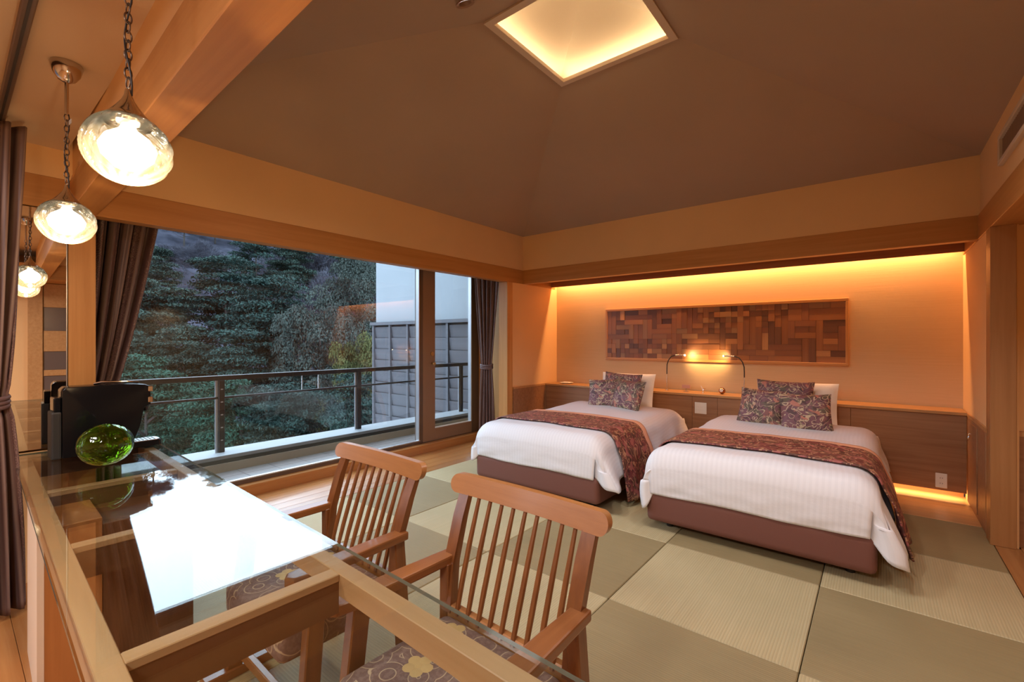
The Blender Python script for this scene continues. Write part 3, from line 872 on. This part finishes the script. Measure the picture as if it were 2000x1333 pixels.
# ------------------------------------------------------------------ chairs
def arc_pts(a, b, n): return [a + (b-a)*k/(n-1) for k in range(n)]
def make_chair(loc, rz, label):
    t = thing('dining_chair', label, 'chair', loc, rz, 'wooden armchairs at the table')
    # origin: floor under seat middle; chair faces -y (table); back at +y
    # crest rail
    W, hh, th = .312, .031, .0125
    cols = [(-W+hh-hh*math.cos(PI/2*k/8), max(hh*math.sin(PI/2*k/8), .0035)) for k in range(8)]
    cols = cols + [(-W+hh+(2*W-2*hh)*k/16, hh) for k in range(17)] + [(-x, h) for x, h in reversed(cols)]
    b = MB()
    for x, h in cols:
        for y, z in ((-th, -h), (-th, h), (th, h), (th, -h)):
            b.v.append((x, .265 + .028*(1-(x/W)**2) + y + z*.30, .792 + .006*(x/W)**2 + z))
    for q in range(len(cols)-1):
        for k in range(4): b.face((4*q+k, 4*q+(k+1) % 4, 4*q+4+(k+1) % 4, 4*q+4+k))
    b.face((3, 2, 1, 0)); e_ = 4*(len(cols)-1); b.face((e_, e_+1, e_+2, e_+3))
    b.build('crest_rail', M['chair_x'], t, smooth=True)
    # back posts
    for sx in (-1, 1):
        p = MB()
        pts = [(sx*.242, .180, .40), (sx*.244, .195, .56), (sx*.248, .240, .70), (sx*.250, .270, .772)]
        hw_, hd_ = [.021, .022, .023, .022], [.016, .015, .013, .011]
        for (x, y, z), a, d in zip(pts, hw_, hd_):
            p.v += [(x-a, y-d, z), (x+a, y-d, z), (x+a, y+d, z), (x-a, y+d, z)]
        for i in range(3):
            for k in range(4): p.face((4*i+k, 4*i+(k+1) % 4, 4*i+4+(k+1) % 4, 4*i+4+k))
        p.face((3, 2, 1, 0)); p.face((12, 13, 14, 15))
        p.build('back_post', M['chair'], t, smooth=True)
    for k in range(9):
        x = -.195 + .39*k/8
        cu = .030*(1-(x/.3)**2)
        pts = [(x*.97, .165, .405), (x*.98, .182+cu*.5, .50), (x*.99, .215+cu*.8, .62), (x, .262+cu, .765)]
        s_ = MB().tube(pts, [.0075, .0092, .0088, .0066], 8)
        s_.build('spindle', M['chair'], t, smooth=True)
    # arms, legs and runners
    for sx in (-1, 1):
        a = MB()
        pl = [(sx*.285, .215), (sx*.232, .215), (sx*.232, .05), (sx*.235, -.16), (sx*.246, -.22), (sx*.272, -.238), (sx*.298, -.22), (sx*.306, -.16), (sx*.295, .05)]
        a.prism(pl, 'z', .552, .582)
        a.build('armrest', M['chair_y'], t, bevel=.006, bseg=2)
        l1 = MB()
        l1.bar((sx*.272, -.135, .552), (sx*.292, -.185, .03), .040, .056, (0, 1, 0))
        l1.build('front_leg', M['chair'], t, bevel=.004)
        l2 = MB()
        l2.bar((sx*.250, .185, .56), (sx*.278, .205, .03), .042, .046, (0, 1, 0))
        l2.build('rear_leg', M['chair'], t, bevel=.004)
        f_ = MB().prism([(-.30, .018), (-.296, .006), (-.285, 0), (.275, 0), (.286, .006), (.29, .018), (.286, .03), (.275, .036), (-.285, .036), (-.296, .03)], 'x', sx*.285-.022, sx*.285+.022)
        f_.build('floor_runner', M['chair_y'], t, bevel=.004)
    BX(-.275, .275, -.17, -.145, .06, .10).build('stretcher', M['chair_x'], t, bevel=.004)
    BX(-.24, .24, .168, .195, .375, .425).build('back_rail', M['chair_x'], t, bevel=.004)
    st = MB().box(-.235, .235, -.235, .165, .285, .405).build('seat', M['seat'], t, bevel=.035, bseg=4, smooth=True)
    for (fx, fy) in ((-.10, -.06), (.09, .04), (.04, -.16), (-.14, .10), (.16, -.10)):
        fl = MB()
        fl.lathe([(.012, 0), (0, .0015)], 10, (fx, fy, .4055))
        for k in range(5):
            a = 2*PI*k/5 + fx*9
            fl.lathe([(.019, 0), (.015, .0012), (0, .0014)], 10, (fx+.026*math.cos(a), fy+.026*math.sin(a), .4048))
        fl.build('flower_motif', M['seat_flower'], st, smooth=True)
    return t
make_chair((-.885, .875, 0), R(-1.5), 'wooden spindle back armchair at the near end of the table')
make_chair((-1.665, .885, 0), R(-1.0), 'wooden spindle back armchair closer to the window')

# ------------------------------------------------------------------ things on the table
cm = thing('coffee_machine', 'black pod coffee machine on the table in front of the mirror', 'coffee machine', (-3.30, .56, .70))
prof = [(-.185, 0), (-.185, .345), (-.17, .362), (.10, .362), (.15, .356), (.172, .345), (.178, .30), (.178, .24), (.15, .225), (.142, .19), (.13, .12), (.105, .05), (.085, 0)]
MB().prism(prof, 'x', -.07, .07).build('body', M['black'], cm, bevel=.006, bseg=2, smooth=True)
MB().box(-.055, .075, -.225, -.187, 0, .24).build('water_tank', M['blackm'], cm, bevel=.008, bseg=2)
MB().box(-.06, .06, -.215, -.187, .24, .31).build('tank_lid', M['black'], cm, bevel=.006, bseg=2)
lv = MB().tube([(-.03, -.05, .366), (-.02, -.02, .374), (.03, .08, .374), (.035, .13, .366)], .006, 8).build('lever', M['chrome'], cm, smooth=True)
for z0, z1 in ((.312, .345), (.25, .285)):
    BX(.02, .073, .165, .188, z0, z1).build('spout_trim', M['chrome'], cm, bevel=.004)
MB().tube([(.0, .16, .245), (.0, .172, .20)], .012, 10).build('spout', M['blackm'], cm, smooth=True)
tray = MB().prism(rrect(-.06, .06, .07, .235, .035, ('ne', 'nw')), 'z', 0, .032).build('drip_tray', M['black'], cm, bevel=.003)
tg = MB().prism(rrect(-.052, .052, .10, .228, .03, ('ne', 'nw')), 'z', .032, .035).build('drip_plate', M['silver'], tray)
for k in range(6): BX(-.04, .04, .115+k*.017, .121+k*.017, .0351, .036).build('drip_slot', M['blackm'], tray)
vz = thing('glass_vase', 'round green glass vase on the table in front of the coffee machine', 'vase', (-2.91, .488, .70))
pr = []
for k in range(25):
    a = .30 + (PI-.42)*k/24
    pr.append((.108*math.sin(a), .100 - .100*math.cos(a)))
pr = [(0, .004)] + pr
inner = [(r_*.93, z_ if i_ < 2 else z_) for i_, (r_, z_) in enumerate(reversed(pr))]
inner = [(max(r_-.006, 0), z_+(.006 if z_ < .1 else -.002)) for r_, z_ in reversed(pr)]
MB().lathe(pr + inner, 40, cap=False, fn=lambda a, t_: 1+.012*math.sin(5*a)*math.sin(t_*6)).build('bowl', M['green'], vz, smooth='all')

# ------------------------------------------------------------------ pendants
def link_mesh():
    pts = []
    for k in range(16):
        a = 2*PI*k/16
        pts.append((.0075*math.cos(a), 0, .0135*math.sin(a)))
    return MB().tube(pts, .0019, 6, closed=True).mesh('chain_link', M['chain'], smooth='all')
LINK = link_mesh()
E_BULB = emis('bulb_glow', (1, .92, .76), 9)
def pendant(x, y, zc, label, rod):
    t = thing('pendant_lamp', label, 'lamp', (x, y, zc), 0, 'swirled glass pendant lamps')
    top = 2.365 - zc
    MB().lathe([(.047, 0), (.049, -.006), (.046, -.016), (.046, -.018), (.040, -.040), (.026, -.062), (.010, -.072), (0, -.073)], 28).build('ceiling_canopy', M['chrome'], t, (0, 0, top), smooth=True)
    MB().tube([(0, 0, top-.07), (0, 0, top-rod)], .0062, 10).build('rod', M['chrome'], t, smooth=True)
    zlo = .148; zhi = top-rod
    n = max(2, int(round((zhi-zlo)/.0225)))
    for k in range(n):
        o = place('chain_link', LINK, t, (0, 0, zlo + (zhi-zlo)*(k+.5)/n), (0, 0, R(90)*(k % 2) + .3))
    cord = [(.004+.010*math.sin(q*9), .006*math.cos(q*7), zlo-.02+(zhi-zlo+.02)*q) for q in arc_pts(0, 1, 14)]
    MB().tube(cord, .0019, 6).build('cord', M['blackm'], t, smooth='all')
    MB().lathe([(.006, .142), (.008, .128), (.013, .115), (.024, .098), (.036, .082), (.046, .072), (.048, .062), (.045, .056)], 32, cap=False).build('cap', M['chrome'], t, smooth=True)
    b = MB(); seg, rows = 96, 26
    def fn(u, v):
        a = 2*PI*u; ph = .55 + (PI-.55)*v
        r = .0865*math.sin(ph)**.92; z = .083*math.cos(ph)
        rib = 1 + .026*math.cos(14*(a+.28*2*PI*v))*math.sin(ph)**2
        return (r*rib*math.cos(a), r*rib*math.sin(a), z)
    b.grid(fn, seg, rows)
    b.build('glass_shade', M['shade'], t, smooth='all')
    MB().lathe([(0, -.050), (.026, -.045), (.050, -.020), (.056, .002), (.044, .026), (.018, .046), (.012, .06)], 20, cap=False).build('bulb', E_BULB, t, smooth='all')
    light('pendant_bulb_light', 'POINT', (0, 0, -.066), 20, LAMP, parent=t, shadow_soft_size=.012)
    return t
pendant(-1.395, .275, 1.758, 'swirled glass pendant lamp nearest the camera', .195)
p2 = pendant(-2.43, .295, 1.758, 'swirled glass pendant lamp nearer the mirror', .195)
BX(.004, .052, -.001, .001, .36, .376).build('paper_tag', plain('paper_tag', (.45, .42, .38), .6), p2, rot=(0, R(8), 0))

# visible slope downlight; the other downlights and near zone lamps are added fill
def downlight(x, y, z, rot, label, power=76):
    dl = thing('downlight', label, 'light', (x, y, z), 0, 'downlights in the sloping ceiling')
    MB().lathe([(.030, .03), (.036, .004), (.052, .0), (.052, .006), (.040, .012)], 28, cap=False).build('ring', M['bronze_lt'], dl, rot=rot, smooth=True)
    MB().lathe([(0, .02), (.032, .02)], 20, cap=False).build('lens', M['silver'], dl, rot=rot)
    light('downlight_fill', 'SPOT', (0, 0, -.012), power, NEUT, (0, 0, 0), dl, spot_size=R(138), spot_blend=.75, shadow_soft_size=.08)  # spot added as room fill
downlight(-1.745, 1.77, 3.128, (R(22), 0, 0), 'round recessed downlight left of the glowing ceiling cove')
downlight(-.95, 1.77, 3.128, (R(22), 0, 0), 'added fill downlight over the chairs, out of view')  # unseen, added to light the floor and bed fronts
downlight(-.35, 2.57, 3.025, (0, R(22), 0), 'added fill downlight over the right hand bed, out of view')  # unseen, added to light the beds

downlight(.95, 2.4, 2.028, (0, 0, 0), 'added fill downlight in the corridor ceiling', 25)  # added to brighten the unlit corridor
def fill_lamp(x, y, power, label, color):  # unseen lamp added as neutral fill from behind the camera
    t = thing('fill_lamp', label, 'light', (x, y, 2.365), 0, 'added fill lamps behind the camera')
    BX(-.25, .25, -.25, .25, -.05, 0).build('housing', M['white'], t, bevel=.01)
    BX(-.23, .23, -.23, .23, -.056, -.05).build('diffuser', emis('diffuser_glow', color, 1.0), t)
    light('fill_lamp_light', 'AREA', (0, 0, -.06), power, color, parent=t, shape='SQUARE', size=.46)
fill_lamp(-.35, -1.0, 60, 'added square fill lamp behind the camera, nearer the corridor', NEUT)
fill_lamp(-2.2, -1.2, 40, 'added square fill lamp behind the camera, nearer the window', NEUT)

# ------------------------------------------------------------------ AC vent on right wall
ac = thing('air_vent', 'long louvred air vent high on the right wall', 'vent', (XR, 3.45, 2.415))
for (a, b, c, d) in ((-.45, .43, .062, .088), (-.45, .43, -.088, -.062), (.40, .43, -.062, .062), (-.45, -.42, -.062, .062)):
    BX(-.02, .006, a, b, c, d).build('frame_side', M['ceil_flat'], ac, bevel=.003)
BX(-.002, .004, -.42, .40, -.062, .062).build('duct', M['dark'], ac)
lm = BX(-.004, 0, -.004, .004, -.061, .061).mesh('louvre', M['bronze_lt'])
for k in range(26): place('louvre', lm, ac, (0, -.41+.80*k/25, 0), (0, 0, R(25)))

# ------------------------------------------------------------------ curtains
def curtain_sheet(name, label, path, ztop, zbot, ztie, tie_w, bot_w, pleats, amp, anchor=0.0, grp=None, seed=0):
    """path: two end points (x,y) of the gathered top; pulled towards anchor (0..1 along path) at ztie"""
    t = thing(name, label, 'curtain', (0, 0, 0), 0, grp)
    A = Vector((*path[0], 0)); B = Vector((*path[1], 0)); D = B-A; L = D.length; D.normalize(); N = Vector((-D.y, D.x, 0))
    nu, nv = pleats*12, 60
    def wid(z):
        if z >= ztie:
            k = (z-ztie)/(ztop-ztie); k = k**.85; return tie_w + (L-tie_w)*k
        k = (ztie-z)/(ztie-zbot); return tie_w + (bot_w-tie_w)*(k**.5)
    b = MB()
    def fn(u, v):
        z = ztop + (zbot-ztop)*v
        w = wid(z)
        c0 = anchor*L
        s = c0 + (u-anchor)*w
        am = amp*(.55+.45*min(1, w/L*1.2))
        off = am*math.sin(2*PI*pleats*u + .7*math.sin(z*2+seed)) + .35*am*math.sin(2*PI*pleats*2.3*u+seed)
        if abs(z-ztie) < .05: off *= .75
        p = A + D*s + N*off
        return (p.x, p.y, z)
    b.grid(fn, nu, nv, lambda u, v: (u*1.3, v*2.2))
    o = b.build('cloth', M['curtain'], t, smooth='all')
    md = o.modifiers.new('thick', 'SOLIDIFY'); md.thickness = .006
    c = A + D*(anchor*L + (.5-anchor)*tie_w)
    ring = [(c.x + (D.x*math.cos(a)*(tie_w/2+.008) + N.x*math.sin(a)*(amp*1.2)), c.y + (D.y*math.cos(a)*(tie_w/2+.008) + N.y*math.sin(a)*(amp*1.2)), ztie+.012*math.sin(a)) for a in [2*PI*k/24 for k in range(24)]]
    tbm = MB()
    for dz in (-.02, 0, .02): tbm.tube([(x, y, z+dz) for x, y, z in ring], .012, 8, closed=True)
    tbm.build('tie_back', M['curtain'], t, smooth='all')
    return t
curtain_sheet('curtain', 'striped brown curtain tied back beside the cedar post', ((-3.86, .42), (-3.90, .945)), 2.20, .02, 1.00, .26, .30, 7, .035, .08, 'brocade curtains', 1)
curtain_sheet('curtain', 'slim gathered curtain at the far end of the window', ((-4.02, 4.235), (-3.70, 4.36)), 2.20, .02, .98, .14, .23, 5, .028, .5, 'brocade curtains', 2)
curtain_sheet('curtain', 'dark gathered curtain at the left edge of the view, beside the mirror', ((-3.16, .02), (-3.24, .245)), 2.325, .02, 1.02, .13, .23, 4, .045, .35, 'brocade curtains', 3)
rl = thing('curtain_rail', 'dark ceiling curtain rail running towards the left curtain', 'curtain rail', (-2.3, .165, 2.365))
BX(-1.15, 1.9, -.016, .016, -.028, 0).build('track', M['bronze'], rl, bevel=.003)
BX(-1.15, 1.9, -.004, .004, -.030, -.027).build('slot', M['dark'], rl)

# ------------------------------------------------------------------ balcony
S('floor_balcony', BX(-5.06, XG-.05, -3.5, 5.46, -.15, -.012), M['dark'], 'balcony slab')
fb = bpy.data.objects['floor_balcony']
tm = BX(-.148, .148, -.148, .148, -.012, 0).mesh('balcony_tile', M['tile'], bevel=.003)
for i in range(3):
    for j in range(28): place('balcony_tile', tm, fb, (-4.40-.30*i, -2.8+.30*j, 0))
S('wall_balcony', BX(-5.40, -5.05, -3.5, 5.45, -.6, .085), M['parapet'], 'low beige balcony curb')
S('trim_16', MB().box(-5.42, -5.06, -3.5, 5.46, .125, .162), M['cap'], 'pale cap of the balcony curb', bevel=.004)
S('trim_17', MB().box(-5.40, -5.065, -3.5, 5.46, .085, .125), M['steel'])
rlg = thing('balcony_railing', 'dark steel balcony railing outside the window', 'railing', (-5.25, 0, .162))
BX(-.03, .03, -2.0, 5.42, .735, .785).build('top_rail', M['steel'], rlg, bevel=.008, bseg=2)
BX(-.012, .012, -2.0, 5.42, .545, .568).build('lower_rail', M['steel'], rlg, bevel=.004)
for y in (.2, 1.775, 3.36, 5.22):
    BX(-.03, .03, y-.028, y+.028, 0, .735).build('post', M['steel'], rlg, bevel=.004)
    BX(-.008, .008, y-.052, y-.030, 0, .735).build('post_edge', M['alu'], rlg)
for y in (2.62, 2.82): MB().tube([(0, y, .56), (0, y, .74)], .007, 8).build('spacer', M['alu'], rlg, smooth=True)
for k in range(5): BX(.030, .034, 1.765, 1.785, .12+.13*k, .13+.13*k).build('bolt', M['alu'], rlg)
# neighbouring wing
nw = thing('building_wing', 'white building wing with dark board siding past the balcony door', 'building', (-4.4, 5.60, 0))
BX(-3.70, .1, 0, .5, -6, 7.0).build('wall', M['ext_white'], nw)
M['siding'] = wood('grey_board_siding', (.078, .075, .084), (.058, .055, .062), 'x', .5, .7, .1)
BX(-3.72, .1, -.01, 0, -1.0, 1.62).build('siding_back', M['dark'], nw)
for k in range(11):
    z = -.86 + .222*k
    mt = Matrix.Translation((-1.81, -.028, z+.115)) @ Matrix.Rotation(R(8), 4, 'X')
    MB().xbox(mt, 3.80, .016, .216).build('siding_board', M['siding'], nw)
for k in range(8):
    x = -3.69+.55*k
    BX(x-.026, x+.026, -.085, -.01, -1.0, 1.62).build('batten', M['siding'], nw)
BX(-3.76, .1, -.11, .02, 1.62, 1.68).build('siding_cap', M['siding'], nw)
vn = thing('vine_stem', 'bare climbing stem against the white wing wall', 'plant', (-4.75, 5.42, 0))
MB().tube([(.10, 0, .0), (.12, .02, .5), (.09, .04, 1.0), (.12, .03, 1.5), (.06, .06, 2.0), (-.06, .05, 2.35), (-.22, .08, 2.62)], [.02, .018, .016, .016, .014, .012, .008], 8).build('stem', plain('vine_bark', (.07, .085, .05), .8), vn, smooth=True)
MB().tube([(.09, .04, 1.1), (.0, .05, 1.5), (-.03, .05, 1.8), (-.12, .06, 2.0)], [.009, .008, .006, .004], 6).build('side_shoot', plain('vine_bark_side', (.07, .085, .05), .8), vn, smooth=True)

# ------------------------------------------------------------------ hillside and trees
def leafmat(name, c, var=.35):
    m = Mat(name)
    oi = m.n('ObjectInfo')
    f = m.noise(m.co('Object'), 9, 2)
    c1 = tuple(.47*x*(1-var) for x in c); c2 = tuple(.47*x*(1+var) for x in c)
    col = m.ramp(f, [(.35, c1), (.65, c2)])
    m.base(col).p(Roughness=.85, Specular_IOR_Level=.12)
    return m.m
LM = {
    'fir': leafmat('blue_green_needles', (.034, .068, .057)),
    'pine': leafmat('grey_green_needles', (.044, .076, .060)),
    'oak': leafmat('silvery_evergreen_leaves', (.066, .084, .072)),
    'yel': leafmat('yellow_green_leaves', (.110, .118, .042)),
    'bare': leafmat('mauve_bare_twigs', (.105, .105, .135), .2),
    'low': leafmat('bright_green_needles', (.032, .088, .058)),
}
M['bark'] = plain('dark_bark', (.035, .026, .022), .9)
hm = Mat('bare_wood_hillside')
hm.base(hm.ramp(hm.noise(hm.co('Object', (.5, .5, .12)), 2.2, 5, .7), [(.35, (.022, .024, .032)), (.65, (.050, .050, .066))])).p(Roughness=.95, Specular_IOR_Level=0)
HILLM = hm.m
hill = MB()
def ground_z(x, y):
    d = -x
    if d < 9: return -7.5
    z = -7.5 + .30*(d-9)
    if d > 30: z += .23*(min(d, 58)-30) - .75*max(0, d-58)
    z += .9*mnoise.noise(Vector((x*.07, y*.07, 2.0)))
    return z
hill.grid(lambda u, v: (-7 - 95*u, -60 + 190*v, ground_z(-7 - 95*u, -60+190*v)), 48, 60)
S('ground_hillside', hill, HILLM, 'wooded hillside beyond the balcony', smooth='all')

def crown(kind, seed, n):
    rng = np.random.default_rng(seed)
    if kind == 'layer':      # stacked horizontal pads
        nc = 95
        h = rng.uniform(.22, 1.0, nc)**.9
        rr = .36*np.clip((1.06-h), .05, 1)**.62*np.sqrt(rng.uniform(.25, 1, nc))
        th = rng.uniform(0, 2*PI, nc)
        cs = np.stack([rr*np.cos(th), rr*np.sin(th), h - .10*rr], 1)
        sz = np.stack([rng.uniform(.06, .12, nc), rng.uniform(.06, .12, nc), rng.uniform(.014, .026, nc)], 1)
    elif kind == 'round':
        nc = 120
        ph = np.arccos(rng.uniform(-.55, 1, nc)); th = rng.uniform(0, 2*PI, nc)
        q = rng.uniform(.7, 1.0, nc)
        cs = np.stack([.36*q*np.sin(ph)*np.cos(th), .36*q*np.sin(ph)*np.sin(th), .62 + .36*q*np.cos(ph)], 1)
        s = rng.uniform(.05, .09, nc); sz = np.stack([s, s, s*.75], 1)
    else:                    # twigs
        nc = 90
        ph = np.arccos(rng.uniform(-.3, 1, nc)); th = rng.uniform(0, 2*PI, nc)
        q = rng.uniform(.3, 1.0, nc)
        cs = np.stack([.36*q*np.sin(ph)*np.cos(th), .36*q*np.sin(ph)*np.sin(th), .58 + .38*q*np.cos(ph)], 1)
        s = rng.uniform(.06, .12, nc); sz = np.stack([s, s, s], 1)
    ci = rng.integers(0, nc, n)
    d = rng.normal(size=(n, 3)); d /= np.linalg.norm(d, axis=1)[:, None]
    if kind != 'twig':
        d[:, 2] = np.abs(d[:, 2])*np.where(rng.uniform(size=n) < .85, 1, -1)
    rad = rng.uniform(.55, 1.0, n)[:, None]
    c = cs[ci] + d*sz[ci]*rad
    outv = c - np.array([0, 0, .4]); outv[:, 2] *= .3
    outv /= (np.linalg.norm(outv, axis=1)[:, None] + 1e-6)
    if kind == 'layer':
        nrm = np.array([0, 0, 1.0]) + .55*rng.normal(size=(n, 3)) + .3*outv
    else:
        nrm = d + .7*rng.normal(size=(n, 3)) + np.array([0, 0, .4])
    nrm /= np.linalg.norm(nrm, axis=1)[:, None]
    t = np.cross(nrm, rng.normal(size=(n, 3))); t /= np.linalg.norm(t, axis=1)[:, None]
    if kind == 'twig':
        t = outv + .7*rng.normal(size=(n, 3)) + np.array([0, 0, .5]); t /= np.linalg.norm(t, axis=1)[:, None]
        nrm = np.cross(t, rng.normal(size=(n, 3))); nrm /= np.linalg.norm(nrm, axis=1)[:, None]
    bq = np.cross(nrm, t)
    ln = {'layer': .0068, 'round': .0062, 'twig': .034}[kind]*rng.uniform(.6, 1.4, n)[:, None]
    wd = ln*{'layer': .42, 'round': .55, 'twig': .045}[kind]
    P = np.stack([c - t*ln, c - bq*wd, c + t*ln, c + bq*wd], 1).reshape(-1, 3)
    me = bpy.data.meshes.new('foliage')
    me.vertices.add(len(P)); me.vertices.foreach_set('co', P.astype(np.float32).ravel())
    me.loops.add(4*n); me.loops.foreach_set('vertex_index', np.arange(4*n, dtype=np.int32))
    me.polygons.add(n); me.polygons.foreach_set('loop_start', np.arange(0, 4*n, 4, dtype=np.int32))
    me.update(calc_edges=True); me.validate()
    return me
CR = {'layer': [crown('layer', s, 62000) for s in (1, 2, 3)], 'round': [crown('round', s, 62000) for s in (4, 5)], 'twig': [crown('twig', s, 22000) for s in (6, 7)]}
def trunk_mesh(kind):
    b = MB(); b.tube([(0, 0, -.05), (.006, .003, .3), (-.004, .004, .6), (.002, -.002, .9)], [.022, .017, .011, .004], 8)
    rg_ = random.Random(3)
    for k in range(14):
        z = .3+.55*k/13; a = k*2.4; L = .30*(1.1-z)
        b.tube([(0, 0, z), (L*.5*math.cos(a), L*.5*math.sin(a), z+.03), (L*math.cos(a), L*math.sin(a), z+(.10 if kind == 'twig' else .02))], [.006, .004, .0015], 5)
    return b.mesh('trunk', M['bark'], smooth='all')
TRK = {k: trunk_mesh(k) for k in CR}
Sn, Cs = math.sin(YAW), math.cos(YAW)
matcache = {}
desc = {'fir': 'dark blue-green layered conifer', 'pine': 'grey-green layered pine', 'oak': 'rounded silvery evergreen tree', 'yel': 'yellow-green leafy tree', 'bare': 'bare mauve-grey winter tree', 'low': 'bright green spreading conifer'}
def tree(bearing, dist, ytop, leaf, wide=1.0, label='', seed=0):
    """bearing in image-plane units of the photo, dist along the view axis in metres"""
    kind = {'fir': 'layer', 'pine': 'layer', 'low': 'layer', 'oak': 'round', 'yel': 'round', 'bare': 'twig'}[leaf]
    l = (bearing-1000)/890.
    x = (-Sn + Cs*l)*dist; y = (Cs + Sn*l)*dist
    zt = 1.3 + (665-ytop)/890.*dist
    zg = ground_z(x, y)
    H = max(zt - zg, 2.6)
    t = thing('conifer_tree' if kind == 'layer' else ('bare_tree' if kind == 'twig' else 'evergreen_tree'), label, 'tree', (x, y, zg), 0, 'trees on the hillside')
    me = CR[kind][seed % len(CR[kind])]
    key = (me.name, leaf)
    if key not in matcache:
        c = me.copy(); c.materials.clear(); c.materials.append(LM[leaf]); matcache[key] = c
    W_ = wide*min(max(H*.85, 5.0), 11.0)
    f = place('foliage', matcache[key], t); f.scale = (W_, W_, H); f.rotation_euler = (0, 0, seed*1.37)
    tk = place('trunk', TRK[kind], t); tk.scale = (W_*.8, W_*.8, H); tk.rotation_euler = (0, 0, seed*1.37)
TREES = [
    # bearing, dist, top, leaf, width, where
    (285, 11.0, 690, 'low', .9, 'low in the window, right beside the left curtain'),
    (420, 10.5, 735, 'low', .8, 'behind the left part of the balcony railing'),
    (560, 10.5, 745, 'fir', .8, 'behind the middle of the balcony railing'),
    (690, 11.0, 730, 'fir', .7, 'behind the second railing post'),
    (330, 15.0, 560, 'pine', 1.0, 'filling the left of the window above the railing'),
    (440, 17.0, 500, 'fir', .95, 'tallest in the middle left of the window'),
    (530, 15.0, 540, 'fir', .9, 'at the centre of the window view'),
    (625, 14.0, 575, 'oak', .62, 'at the right of the window view'),
    (470, 13.0, 640, 'fir', .9, 'just above the railing in the window centre'),
    (360, 13.5, 640, 'pine', .8, 'just above the railing near its first post'),
    (705, 13.0, 640, 'yel', .42, 'beside the board siding of the wing'),
    (715, 20.0, 480, 'oak', .6, 'rising beside the white wing wall'),
    (300, 21.0, 480, 'pine', .8, 'behind the pine near the left curtain'),
    (500, 24.0, 440, 'fir', .8, 'high behind the window centre'),
    (570, 27.0, 455, 'pine', .8, 'high behind the rounded evergreen'),
    (640, 23.0, 520, 'bare', .9, 'behind the rounded evergreen at the right'),
    (600, 30.0, 430, 'bare', .9, 'under the header beam right of centre'),
    (670, 32.0, 430, 'bare', .9, 'under the header beam near the wing'),
    (690, 27.0, 440, 'pine', .7, 'behind the bare trees near the wing'),
    (215, 14.0, 400, 'pine', .7, 'hidden mostly by the left curtain'),
    (130, 14.0, 360, 'pine', .9, 'far left behind the mirror wall'),
    (300, 46.0, 405, 'bare', 1.1, 'high on the far slope beside the left curtain'),
    (360, 44.0, 418, 'bare', 1.1, 'high on the far slope, the palest crown'),
    (420, 48.0, 404, 'pine', 1.1, 'high on the far slope above the tallest conifer'),
    (390, 36.0, 470, 'bare', 1.0, 'in the gap above the two left conifers'),
    (330, 37.0, 475, 'bare', 1.0, 'in the gap over the left pine'),
    (480, 50.0, 405, 'fir', .9, 'on the far slope behind the high conifers'),
    (560, 52.0, 402, 'bare', 1.1, 'on the far slope at the top centre'),
    (640, 50.0, 405, 'bare', 1.1, 'on the far slope at the top right'),
    (720, 45.0, 420, 'fir', 1.1, 'on the far slope behind the wing'),
    (800, 40.0, 420, 'fir', 1.1, 'on the far slope hidden by the wing'),
    (260, 30.0, 430, 'fir', .9, 'on the slope behind the left curtain'),
]
for k, (bpx, dist, yt, leaf, wd, where) in enumerate(TREES):
    tree(bpx, dist, yt, leaf, wd, desc[leaf] + ' ' + where, k)
